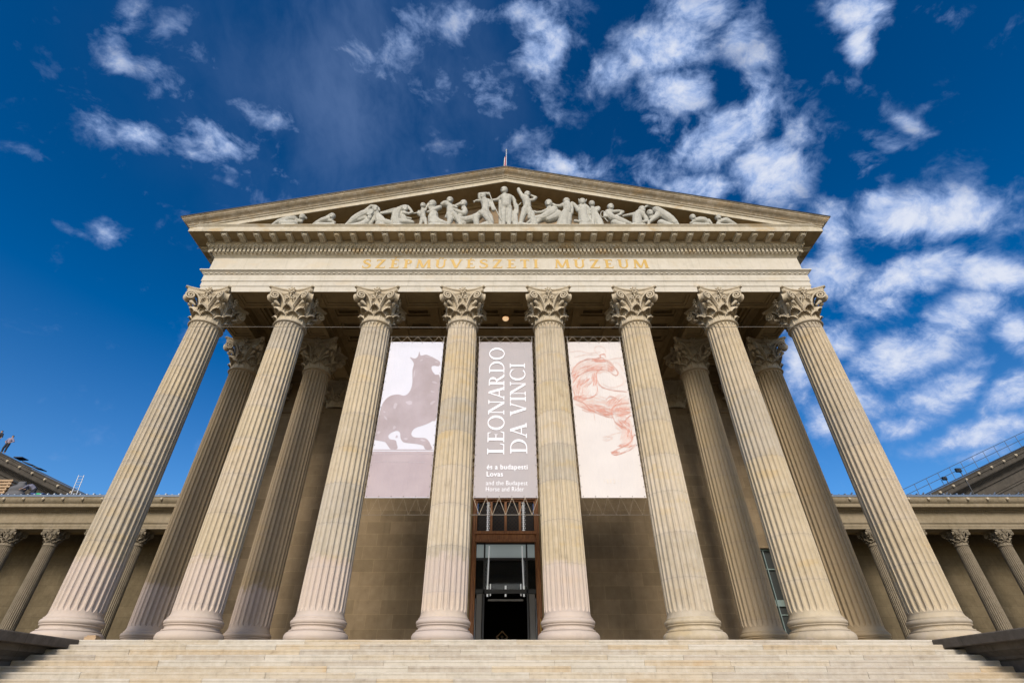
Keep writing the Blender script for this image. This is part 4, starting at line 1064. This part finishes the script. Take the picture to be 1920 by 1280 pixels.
    b = MB(); b.loft([[(s_*(Xs-.3), 44.9-1.06+k, Zs - .3*sl + .02) , (s_*Xa, 44.9-1.06+k, Za+.02), (s_*(2*Xa-Xs+.3), 44.9-1.06+k, Zs), (s_*(2*Xa-Xs+.3), 44.9-1.06+k, Zs+.1), (s_*Xa, 44.9-1.06+k, Za+.12), (s_*(Xs-.3), 44.9-1.06+k, Zs-.3*sl+.12)] for k in (0, 12)], True, True, True)
    b.build('roof', 'roof_metal', pv)
    for i in range(14):
        X = Xs + 1.2 + 1.5*i
        if X > Xa: break
        o = dup(lion, pv); o.location = Vector((s_*X, 44.9-.93, Zs + sl*(X-Xs) - .32)) - wloc(pv); o.name = 'lion_head'
def roofz(X): return 15.95 + .395*(abs(X) - 36.6) + .12
# railing along the right gable
b = MB(); y = 44.2
r = empty('roof_railing', (45, y, roofz(45)), 'thin blue grey metal railing climbing the right gabled roof edge', 'railing')
for dz in (.55, 1.1):
    b.tube([(33.2, y, roofz(36.4)+dz*.9), (36.2, y, roofz(36.4)+dz*.95), (55.5, y, roofz(55.5)+dz)], .028, 6)
b.build('rail', 'rail', r)
for i in range(16):
    X = 34.8 + 1.35*i; b = MB(); b.tube([(X, y, (roofz(X) if X > 36.4 else roofz(36.4)-.9)), (X, y, max(roofz(X), roofz(36.4)-.05)+1.1)], .024, 6); b.build('post', 'rail', r)
b = MB(); b.tube([(39.2, 40.8, 14.7), (39.2, 40.8, 16.9)], .035, 6)
tag(b.build('vent_pipe', 'dark_metal'), 'thin upright pipe standing on the right wing roof below the gable', 'pipe')
for X, s2, lb in ((40.3, .8, 'small black floodlight on the right gable edge, lower of the two'), (42.0, 1.0, 'small black floodlight on the right gable edge, higher of the two')):
    r = empty('floodlight', (X, 43.95, roofz(X)+.05), lb, 'floodlight', 'floodlights on the right gable')
    b = MB(); z = roofz(X); b.box(X-.24*s2, X+.20*s2, 43.80, 44.02, z+.38*s2, z+.72*s2); b.box(X-.12*s2, X+.10*s2, 43.76, 43.799, z+.42*s2, z+.68*s2); b.build('lamp_head', 'dark_metal', r)
    b = MB(); b.tube([(X+.1, 43.9, z+.0), (X+.12, 43.9, z+.25), (X, 43.9, z+.40*s2)], .04, 6); b.build('bracket', 'dark_metal', r)

# ------------------------------------------------------------------ figures: one continuous skin grown round tapered limbs
def remesh_obj(name, b, mat, parent, vox, smooth=2):
    me = bpy.data.meshes.new('tmp'); me.from_pydata(b.v, [], b.f); o = bpy.data.objects.new('tmp', me); col.objects.link(o)
    md = o.modifiers.new('r', 'REMESH'); md.mode = 'VOXEL'; md.voxel_size = vox; md.use_smooth_shade = True
    m2 = o.modifiers.new('s', 'SMOOTH'); m2.iterations = smooth; m2.factor = .5
    dg = bpy.context.evaluated_depsgraph_get(); me2 = bpy.data.meshes.new_from_object(o.evaluated_get(dg)); bpy.data.objects.remove(o)
    off = wloc(parent) if parent is not None else Vector((0,0,0))
    me2.transform(Matrix.Translation(-off)); me2.materials.clear(); me2.materials.append(M[mat])
    me2.polygons.foreach_set('use_smooth', [True]*len(me2.polygons))
    me2.name = name; o = bpy.data.objects.new(name, me2); col.objects.link(o)
    if parent is not None: o.parent = parent
    return o
def human_parts(base, face, J, scale=1.0):
    """J: joints in metres (x sideways, y depth, z up) relative to base; returns builders for body"""
    b = MB(); B = Vector(base)
    def q(n): return B + Vector(J[n]) * scale
    def limb(a, c, ra, rc): b.capsule(q(a), q(c), ra*scale, rc*scale, 10)
    hd = q('head'); b.ell(hd, (.078*scale, .092*scale, .115*scale), 12, 9)
    fx = Vector(face).normalized(); b.ell(hd + fx*.09*scale - Vector((0,0,.01*scale)), (.018*scale,)*3, 6, 5); b.ell(hd + fx*.05*scale - Vector((0,0,.07*scale)), (.05*scale, .05*scale, .05*scale), 8, 6)
    for s_ in (-1, 1): b.ell(hd + Vector((-fx.y, fx.x, 0))*s_*.08*scale, (.015*scale, .02*scale, .03*scale), 6, 5)
    limb('head', 'neck', .055, .058); limb('neck', 'chest', .09, .145); limb('chest', 'waist', .145, .125); limb('waist', 'hip', .125, .15)
    for s_ in 'lr':
        limb('neck', 'sh'+s_, .07, .07); limb('sh'+s_, 'el'+s_, .058, .044); limb('el'+s_, 'wr'+s_, .044, .030)
        w_ = q('wr'+s_); dr = (w_ - q('el'+s_)).normalized(); sd = dr.cross(fx).normalized() if dr.cross(fx).length > .1 else Vector((1,0,0))
        b.capsule(w_, w_ + dr*.08*scale, .034*scale, .036*scale, 8)
        for k in range(4): p = w_ + dr*.09*scale + sd*(k-1.5)*.019*scale; b.capsule(p, p + dr*(.075 - .012*abs(k-1.3))*scale + fx*.015*scale, .010*scale, .008*scale, 6)
        b.capsule(w_ + dr*.02*scale + sd*.03*scale, w_ + dr*.075*scale + sd*.062*scale, .012*scale, .009*scale, 6)
        limb('hip', 'th'+s_, .12, .10); limb('th'+s_, 'kn'+s_, .092, .062); limb('kn'+s_, 'an'+s_, .060, .040)
        f = q('an'+s_); b.capsule(f - Vector((0,0,.04*scale)), f + fx*.16*scale - Vector((0,0,.055*scale)), .045*scale, .032*scale, 8)
    return b, q
def person(base, face, J, label, shirt, trousers, hair, skin='skin', sleeve=True, k=1.0):
    J = {n: tuple(c_*k for c_ in p) for n, p in J.items()}
    r = empty('person', base, label, 'person')
    b, q = human_parts(base, face, J); remesh_obj('body', b, skin, r, .014, 1)
    c = MB(); c.ell(q('head') - Vector(face).normalized()*.018 + Vector((0,0,.03)), (.092, .104, .10), 12, 8); c.build('hair', hair, r, True)
    c = MB()
    for a, d, ra, rc in (('neck','chest',.105,.165), ('chest','waist',.165,.15), ('waist','hip',.15,.165), ('neck','shl',.085,.085), ('neck','shr',.085,.085)): c.capsule(q(a), q(d), ra, rc, 12)
    for s_ in 'lr':
        if sleeve: c.capsule(q('sh'+s_), q('el'+s_), .082, .07, 10)
    remesh_obj('shirt', c, shirt, r, .02, 2)
    c = MB(); c.capsule(q('hip') + Vector((0,0,.02)), q('hip') - Vector((0,0,.04)), .168, .165, 12)
    for s_ in 'lr':
        c.capsule(q('hip'), q('th'+s_), .14, .12, 12); c.capsule(q('th'+s_), q('kn'+s_), .115, .085, 12); c.capsule(q('kn'+s_), q('an'+s_), .085, .068, 12)
    remesh_obj('trousers', c, trousers, r, .02, 2)
    return r
STAND = dict(head=(0,-.02,1.66), neck=(0,0,1.48), chest=(0,0,1.28), waist=(0,0,1.08), hip=(0,0,.95), shl=(-.18,0,1.43), shr=(.18,0,1.43), ell=(-.27,.02,1.14), elr=(.27,.02,1.14), wrl=(-.25,-.08,.88), wrr=(.25,-.08,.88),
             thl=(-.10,0,.88), thr=(.10,0,.88), knl=(-.12,-.02,.50), knr=(.13,-.02,.50), anl=(-.14,.02,.09), anr=(.15,.02,.09))
AK = dict(STAND); AK.update(ell=(-.40,.04,1.18), elr=(.38,.04,1.18), wrl=(-.20,-.08,1.02), wrr=(.20,-.08,1.02), head=(.10,-.05,1.65), neck=(.04,0,1.48), knl=(-.14,-.05,.5))
BEND = dict(STAND); BEND.update(head=(-.35,-.3,1.10), neck=(-.25,-.2,1.22), chest=(-.10,-.12,1.22), waist=(.05,0,1.10), hip=(.15,.05,.95), shl=(-.25,-.32,1.16), shr=(-.18,-.05,1.22), ell=(-.42,-.38,.95), elr=(-.40,-.1,.98), wrl=(-.58,-.42,.86), wrr=(-.58,-.2,.86), thl=(.08,0,.88), thr=(.22,.05,.88), knl=(.02,-.04,.5), knr=(.22,.0,.5), anl=(.05,.02,.09), anr=(.25,.05,.09))
EST = .15
pA = Vector((-47.75, 43.95, roofz(47.75))); person(pA, (.9,-.4,0), AK, 'person in lilac shirt and dark trousers standing on the left gable, hand on hip', 'cloth_lilac', 'cloth_dark', 'hair_dark')
pB = Vector((-49.05, 43.95, roofz(49.05))); person(pB, (.9,-.4,0), STAND, 'person in dark clothes on the left gable, half cut off by the photo edge', 'cloth_dark', 'cloth_dark', 'hair_dark')
pC = Vector((-39.35, 40.3, 14.72)); person(pC, (-.9,-.3,0), BEND, 'person in grey shirt bending over a grey sack on the left wing roof', 'cloth_grey', 'cloth_dark', 'hair_dark')
UP = dict(STAND); UP.update(shl=(-.19,0,1.46), shr=(.19,0,1.46), ell=(-.34,-.10,1.62), elr=(.34,-.10,1.62), wrl=(-.10,-.14,1.84), wrr=(.10,-.14,1.84))
pD = Vector((-.2, 32.6, PZ)); person(pD, (0,-1,0), UP, 'person inside the dark doorway, only two pale raised arms seen above the top step', 'cloth_dark', 'cloth_dark', 'hair_dark', skin='skin_pale', sleeve=False, k=.90)
# things on the left wing roof
b = MB(); rr_ = random.Random(2)
r = empty('lumber_stack', (-42, 40.3, 14.72), 'stack of pale boards with gaps on the left wing roof at the photo edge', 'lumber')
for j in range(7):
    b = MB(); b.box(-43.6, -41.05 + rr_.uniform(-.1, .1), 39.9, 40.6, 14.74+.25*j, 14.74+.25*j+.15); b.build('board', 'lumber', r)
b = MB()
for x in (-43.2, -42.2, -41.3): b.box(x-.06, x+.06, 39.95, 40.5, 14.9, 16.4)
b.build('spacer', 'lumber', r)
b = MB(); b.capsule((-40.75, 40.2, 15.15), (-40.1, 40.2, 15.15), .42, .40, 10); b.capsule((-40.7, 40.2, 15.6), (-40.2, 40.2, 15.75), .40, .38, 10); b.capsule((-40.4, 40.1, 16.1), (-40.1, 40.1, 16.15), .2, .15, 10)
o = remesh_obj('sack', b, 'bag', None, .05, 3); tag(o, 'bulky grey sack between the boards and the bending person', 'sack')
b = MB(); b.box(-38.95, -38.0, 40.0, 40.5, 14.73, 15.22); b.box(-39.0, -37.95, 39.97, 40.53, 15.223, 15.29); b.box(-38.6, -38.3, 39.93, 39.969, 15.0, 15.1)
tag(b.build('plastic_crate', 'blue_plastic'), 'dark blue plastic box beside the green sheet on the left wing roof', 'box')
b = MB(); b.capsule((-38.1, 39.6, 14.88), (-37.4, 39.6, 14.85), .17, .12, 8); b.capsule((-37.9, 39.5, 15.0), (-37.7, 39.5, 15.0), .14, .1, 8); o = remesh_obj('plastic_sheet', b, 'green_plastic', None, .04, 2); tag(o, 'small crumpled green plastic sheet on the left wing roof', 'sheet')
r = empty('ladder', (-35.6, 40.3, 14.7), 'light aluminium ladder leaning upright on the left wing roof', 'ladder')
b = MB()
for x in (-35.85, -35.40): b.tube([(x, 40.3, 14.72), (x-.35, 40.4, 16.95)], .03, 6)
b.build('ladder_rail', 'alu', r)
for j in range(9):
    q = j/9 + .06; b = MB(); b.tube([(-35.85-.35*q, 40.3+.1*q, 14.72+2.23*q), (-35.40-.35*q, 40.3+.1*q, 14.72+2.23*q)], .02, 6); b.build('rung', 'alu', r)
for k, (X, L, tl) in enumerate(((46.0, .8, .28), (44.8, 1.1, .06), (43.7, .9, .10))):
    b = MB(); z = roofz(X); n = (0, 1); b.loft([[(-X-L/2, 43.9+dy, z+.06+L/2*.395+d0), (-X+L/2, 43.9+dy, z+.08-L/2*.395+tl*L*1.4+d0), (-X+L/2+.02, 43.9+dy, z+.14-L/2*.395+tl*L*1.4+d0), (-X-L/2, 43.9+dy, z+.16+L/2*.395+d0)] for dy, d0 in ((0, 0), (.8, 0))], True, True, True)
    tag(b.build('roofing_sheet', 'roof_metal'), ['dark roofing sheet tipped up on the left gable, nearest the standing person', 'dark roofing sheet lying flat on the left gable, middle of three', 'dark roofing sheet on the left gable, lowest of three'][k], 'roofing sheet', 'loose sheets on the left gable')

# ------------------------------------------------------------------ flag and lamp
r = empty('flagpole', (0, 17.6, 24.9), 'slim flagpole with a limp red, white and green flag on the ridge', 'flagpole')
b = MB(); b.tube([(.02, 17.6, 24.7), (.05, 17.6, 28.9)], [.045, .03], 8); b.ell((.05, 17.6, 28.95), (.06, .06, .06), 8, 6); b.build('pole', 'alu', r)
fl = empty('flag', (0, 0, 0), None, None) if False else None
for j, mt in enumerate(('flag_red', 'flag_white', 'flag_green')):
    b = MB(); rings = []
    for i in range(9):
        s_ = i/8; ring = []
        for k in range(4):
            d = (j + k/3) / 3; x = .02 - .24*d*(.5+.5*s_) - .05*s_ ; z = 28.5 - 1.9*s_ - .5*d ; y = 17.6 + .09*math.sin(s_*7 + d*6)
            ring.append((x, y, z))
        rings.append(ring)
    b.loft([rg + [(x, y+.012, z) for x, y, z in rg[::-1]] for rg in rings], True, True, True); b.build('flag_stripe', mt, r)
LP = at(948, 580, 20.6)
r = empty('ceiling_lamp', (0, LP.y, CZ-.14), 'round glowing warm lamp fixed to the portico ceiling', 'lamp')
b = MB(); b.lathe([(.06, CZ-.145), (.17, CZ-.16), (.20, CZ-.22), (.19, CZ-.27)], 20, LP.x, LP.y); b.build('lamp_rim', 'brass', r, True)
b = MB(); b.ell((LP.x, LP.y, CZ-.27), (.165, .165, .13), 16, 10); b.build('lamp_globe', 'lamp', r, True)

# ------------------------------------------------------------------ pediment sculpture
VIEW = {'a': (620, 330, 5.647), 'b': (940, 330, 5.647), 'l': (330, 280, 3.0), 'r': (940, 280, 3.0)}
YS = 16.66
def S(v, x, y, dy=0.0):
    ox, oy, k = VIEW[v]; return at(ox + x/k, oy + y/k, YS) + Vector((0, dy * .6, 0))
def statue(label, v, chains, heads, beards=(), extra=None, name='statue'):
    k = VIEW[v][2]; U = 1 / (k * 35.3); b = MB(); pts = []
    for ch in chains:
        dy = 0
        pr = None
        for c_ in ch:
            x, y, r_ = c_[:3]; dy = c_[3] if len(c_) > 3 else dy
            p = S(v, x, y, dy); p.z = max(p.z, 20.74); pts.append(p)
            if pr is not None: b.capsule(pr[0], p, pr[1]*U, r_*U, 10)
            pr = (p, r_)
        if len(ch) == 1: b.ell(p, (r_*U,)*3, 10, 8)
    for hx, hy, hr, *dz in heads:
        dy = dz[0] if dz else -.05; fd = dz[1] if len(dz) > 1 else 0
        p = S(v, hx, hy, dy); r_ = hr*U
        b.ell(p, (r_*.86, r_*.95, r_*1.22), 14, 10); b.ell(p + Vector((0, .02, r_*.35)), (r_*1.0, r_*1.05, r_*.95), 14, 8)       # skull, hair
        fx = Vector((fd, -1, 0)).normalized()
        b.ell(p + fx*r_*.93 - Vector((0,0,r_*.12)), (r_*.14, r_*.16, r_*.24), 6, 5); b.ell(p + fx*r_*.55 - Vector((0,0,r_*.8)), (r_*.45, r_*.45, r_*.42), 8, 6)
        b.ell(p + fx*r_*.80 + Vector((0,0,r_*.22)), (r_*.55, r_*.22, r_*.12), 8, 5)
        b.capsule(p, p - Vector((0, -.03, r_*1.75)), r_*.52, r_*.60, 8); pts.append(p)
    for hx, hy, hr in beards:
        p = S(v, hx, hy, -.12); b.ell(p, (hr*U, hr*U, hr*U*1.5), 10, 7)
    if extra: extra(b, v, U)
    c = sum((Vector((p.x, p.y, 0)) for p in pts), Vector()) / len(pts)
    o = remesh_obj(name, b, 'marble', None, .024, 0)
    for v_ in o.data.vertices: v_.co.y = max(v_.co.y, 16.40); v_.co.z = max(v_.co.z, 20.705)
    # put the origin at the foot of the figure
    d = Vector((c.x, YS, 20.70)); o.data.transform(Matrix.Translation(-d)); o.location = d
    tag(o, label, 'statue', 'sculptures in the pediment'); return o
F = 640   # well below the ledge line: feet stand on the pediment floor
print('statues')
statue('far left statue, a figure lying low with arms stretched to the right', 'l', [[(545,424,8),(575,412,16),(610,402,20),(640,396,22),(665,392,20)],[(640,404,16),(668,398,12),(692,404,11)],[(668,388,12),(690,378,10),(716,374,8),(732,388,7)],[(600,420,20),(665,420,20)],[(600,440,20),(665,440,20)]], [(712,388,18,-.1)])
statue('second statue from the left, a huddled figure with bowed head', 'l', [[(765,428,6),(795,415,14),(825,402,18),(850,396,20)],[(855,385,14),(868,372,10)],[(850,400,14),(878,408,9),(892,412,8)],[(800,430,18),(880,428,16)]], [(880,384,18,-.1)])
statue('statue of a woman arching backwards with one arm over the neighbour head', 'a', [[(160,525,18),(205,500,32),(250,470,46),(300,440,50),(350,415,52),(395,395,42)],[(200,560,40),(330,530,46),(400,480,36)],[(352,390,26),(395,352,22),(432,332,20,-.1),(478,338,18,-.15),(512,365,15,-.2),(520,385,12)],[(300,470,30),(360,450,30),(400,470,26)]], [(428,418,40,-.25,-.6)])
statue('statue of a bald bearded man sunk down under the arching woman', 'a', [[(500,420,34),(520,460,50),(540,500,56),(620,510,44),(660,520,34)],[(470,435,26),(440,480,22),(418,512,20)],[(520,520,50),(540,580,50)]], [(476,372,40,-.15,.6)], [(492,405,24),(505,425,18)])
statue('statue pushing both long arms to the left, drapery over its back', 'a', [[(725,365,40),(700,410,50),(688,470,52),(700,520,50)],[(720,352,20),(670,368,18,-.1),(610,384,16),(560,396,14),(530,402,12)],[(690,388,16,-.15),(630,402,14),(560,412,12),(535,412,9)],[(690,490,44),(760,492,36),(820,490,32),(860,495,26)],[(690,560,50),(840,550,34)]], [])
statue('statue with head bowed under its own crossed arms', 'a', [[(760,400,40,.1),(765,440,42),(780,490,40)],[(735,350,20,-.1),(780,332,18),(820,345,16,-.2),(848,375,15),(868,408,15)],[(868,408,15,-.2),(830,420,16),(775,412,18)],[(750,440,16,-.1),(800,452,14),(850,462,13)]], [(792,368,38,-.2,.5)])
statue('statue of a winged child reaching to the left', 'a', [[(975,365,24),(978,400,27),(980,440,28)],[(960,378,14),(920,392,11),(875,398,9)],[(935,372,20,.1),(938,395,26),(948,415,16)],[(968,450,22),(955,500,18),(942,540,15),(940,F,13)],[(995,450,22),(1008,500,17),(1010,540,14),(1010,F,12)],[(1000,370,14),(1022,335,13,-.1),(1032,310,12)]], [(978,325,30,-.1)])
statue('statue of a seated bearded man with swollen cloak bending to a child', 'a', [[(1085,370,38,.05),(1090,410,50),(1085,460,56),(1110,490,62)],[(1100,500,66),(1165,510,50),(1210,515,36),(1225,530,24)],[(1120,350,30),(1155,345,26,-.1),(1110,376,24,-.2),(1060,395,17),(1030,402,13)],[(1060,360,20),(1040,330,15,-.15),(1040,306,13)],[(1060,430,30),(1070,560,40)],[(1090,560,60),(1200,560,40)]], [(1080,312,42,-.1,-.7)], [(1062,345,22),(1055,360,16)])
statue('statue of a fighter hugging a big bundle to the left', 'a', [[(1262,325,34),(1265,360,38),(1272,395,44)],[(1190,312,30,-.1),(1215,308,38),(1250,325,26),(1300,330,18),(1335,345,14)],[(1258,415,40),(1268,460,34),(1255,500,26),(1225,545,20),(1215,F,16)],[(1300,410,38),(1340,450,32),(1368,500,26),(1385,550,22),(1390,F,16)],[(1235,390,10),(1222,420,8),(1212,440,6)]], [(1263,272,38,-.1,.2)])
statue('statue leaning back with one arm thrown to the bundle bearer', 'a', [[(1300,332,18),(1340,322,20,-.1),(1378,302,18)],[(1300,350,16),(1330,368,22),(1370,392,30),(1408,402,32),(1425,380,30),(1415,345,26)],[(1390,400,30,.1),(1360,430,34),(1330,450,34)]], [(1408,302,40,-.05,-.5)])
statue('statue with a long horizontal horse body and front leg', 'a', [[(1330,440,36,.15),(1380,462,44),(1440,460,46),(1510,440,44),(1560,415,44),(1590,390,42)],[(1535,440,40,.0),(1542,490,32),(1548,540,26),(1550,F,20)],[(1360,480,40,.2),(1400,490,38)],[(1590,400,36,-.05),(1620,420,30)]], [])
statue('statue of a warrior with a raised arm holding a thin lance', 'a', [[(1625,265,42),(1640,300,44),(1642,340,40),(1632,375,42)],[(1602,265,24),(1580,235,22),(1578,208,21,-.1),(1610,200,18),(1650,198,17),(1672,204,20)],[(1665,262,24),(1695,300,22),(1715,345,19,-.1),(1722,372,17)],[(1618,395,38),(1650,445,32,-.1),(1685,500,26),(1715,560,22),(1725,F,18)],[(1645,380,36),(1690,420,26,.1),(1705,480,24),(1700,560,22),(1700,F,18)],[(1570,560,40),(1640,520,46,.1),(1680,540,40)],[(1678,190,6,-.15),(1730,330,6),(1800,470,5),(1850,580,5)]], [(1612,232,36,-.12,-.3)])
statue('tall central statue of a naked god with a cloak, one arm pointing left', 'a', [[(1835,240,52),(1880,240,50)],[(1858,250,60),(1858,290,54),(1856,325,56)],[(1830,222,30),(1895,222,30)],[(1832,335,38),(1828,390,34),(1830,440,28),(1828,500,24),(1830,560,20),(1830,F,18)],[(1884,335,38),(1890,390,34),(1890,440,28),(1888,500,24),(1890,560,20),(1890,F,18)],[(1805,230,28),(1765,255,20),(1710,262,18),(1650,262,16),(1590,262,15),(1545,262,14),(1528,266,10)],[(1530,264,6),(1508,268,5)],[(1530,268,6),(1516,282,4)],
  [(1798,240,24,.1),(1800,300,24),(1798,380,22),(1800,460,22),(1800,560,24),(1800,F,26)],[(1920,232,26),(1945,262,21),(1948,300,18),(1955,335,16,-.05),(1960,352,15)],[(1957,360,22,.05),(1952,420,28),(1955,480,32),(1960,560,36),(1960,F,38)],[(1966,290,8),(1978,330,14),(1970,400,20)]], [(1838,168,42,-.1,-.6)])
statue('statue of a dancing youth, one arm flung up and one bent behind', 'b', [[(255,240,40),(268,275,44),(275,310,42),(272,340,44)],[(235,238,26),(212,200,23),(190,165,22),(182,142,20)],[(305,262,22),(340,255,20),(365,232,18),(345,212,16,.1),(318,200,14)],[(252,355,40),(238,400,34),(220,450,28),(205,500,22),(195,560,20),(190,F,18)],[(290,355,36),(305,400,28,-.05),(300,450,24)],[(175,560,36),(200,520,34),(260,540,40),(330,540,40)],[(175,315,8),(195,300,7),(208,284,6)]], [(275,208,36,-.1,.5)])
statue('statue half sunk in drapery below the dancing youth', 'b', [[(315,420,30),(335,455,38),(345,510,44),(350,570,48)],[(320,380,22),(330,410,30)],[(270,500,12),(310,470,14)]], [])
statue('statue dragged forward with its body stretched level', 'b', [[(555,365,48),(530,400,54),(480,430,50),(430,450,44),(370,455,36)],[(600,400,46,.05),(560,440,46),(500,460,40)],[(520,350,28),(470,378,20,-.1),(420,396,17),(370,398,14),(345,385,12)],[(400,470,32),(370,500,24)]], [(500,310,42,-.15,-.4)])
statue('statue seen from behind with long folded drapery to the ground', 'b', [[(695,310,46),(700,345,46),(695,390,44)],[(665,305,28),(620,325,23),(570,325,20,-.05),(540,305,16)],[(690,370,30,-.1),(650,400,22),(615,425,18),(590,440,16)],[(735,310,26),(745,350,22),(742,400,20)],[(680,410,46),(665,450,54),(650,500,60),(645,560,66),(645,F,70)],[(715,420,34),(705,480,40),(690,540,44),(680,F,50)]], [(690,275,40,0,0)])
def horns(b, v, U):
    for x0, y0, x1, y1 in ((826,282,816,252), (888,282,900,256)):
        b.capsule(S(v, x0, y0, -.1), S(v, x1, y1, -.1), 11*U, 5*U, 8)
statue('statue of a horned man playing pipes, sitting with a lifted arm', 'b', [[(862,350,44),(862,400,48),(868,450,54),(885,500,66)],[(815,370,26),(795,335,24),(770,305,22),(748,290,20)],[(820,335,15,-.15),(850,322,15),(885,325,16),(915,350,18),(930,385,18),(935,420,18)],[(795,500,16,-.2),(845,505,18)],[(780,497,18,-.2),(800,500,16)],[(870,560,66),(930,540,50)],[(935,430,24),(945,500,24),(950,F,22)]], [(855,292,40,-.12)], (), horns)
statue('statue of a youth with folded arms right of the horned man', 'b', [[(968,360,34),(985,400,38),(1010,440,40),(1035,490,42),(1050,560,44)],[(995,350,24),(1025,345,26),(1020,372,22,-.1),(980,392,18),(950,398,15)],[(945,360,20),(938,400,18)],[(968,420,24,-.1),(968,480,22),(966,540,20),(966,F,18)],[(1050,530,40),(1060,F,36)]], [(957,308,34,-.1,-.1)])
def lute(b, v, U):
    pr = None
    for i in range(14):
        a = 2*math.pi*i/13; p = S(v, 1072 + 22*math.cos(a), 410 + 32*math.sin(a), -.05)
        if pr is not None: b.capsule(pr, p, 6*U, 6*U, 6)
        pr = p
    b.capsule(S(v,1080,440,-.05), S(v,1130,490,-.05), 8*U, 6*U, 6)
statue('statue of a woman with a lyre, wearing a pleated skirt', 'b', [[(1130,395,42),(1145,425,42),(1175,450,42)],[(1185,385,24),(1240,380,20,-.05),(1285,388,18),(1255,415,17),(1205,430,14)],[(1100,400,22),(1095,440,18,-.1),(1150,445,15)],[(1200,455,44),(1250,480,46),(1310,500,38),(1360,510,26)],[(1190,500,34),(1290,530,34)]], [(1155,345,37,-.12,.1)], (), lute)
statue('statue of a bearded seated man reaching left to the lyre player', 'b', [[(1455,400,44),(1435,440,48),(1440,480,52),(1440,520,50)],[(1410,408,26),(1370,412,20),(1325,418,16),(1290,426,13)],[(1500,420,30),(1530,450,28),(1540,480,24),(1500,500,20,-.1),(1460,508,16)],[(1400,540,44),(1500,540,40)]], [(1487,372,40,-.1,.3)], [(1495,405,26),(1500,420,20)])
statue('statue crouching with its long back sloping down to the right', 'b', [[(1640,365,44),(1690,400,52),(1740,435,55),(1790,470,52),(1830,505,44),(1858,530,32)],[(1640,345,26),(1590,325,20),(1550,325,17,-.1),(1522,340,14)],[(1660,410,38),(1630,450,28,-.1),(1590,480,20),(1562,500,18)],[(1560,495,16,-.1),(1556,530,16)],[(1690,500,40),(1800,560,44)]], [(1572,408,38,-.1,-.3)])
statue('second statue from the right, crawling low with head forward', 'r', [[(1092,404,17),(1115,400,21),(1140,402,20),(1160,412,14)],[(1150,400,10),(1168,398,7),(1182,420,7)],[(1080,412,10),(1066,416,8)],[(1090,428,16),(1160,430,16)]], [(1075,389,17,-.1)])
statue('far right statue, a figure lying low with its head raised', 'r', [[(1238,405,15),(1262,402,19),(1285,412,16),(1325,428,8)],[(1250,398,10),(1268,392,8),(1282,402,7)],[(1225,412,12),(1215,422,9)],[(1230,430,14),(1300,432,12)]], [(1217,390,18,-.1)])
print('done')
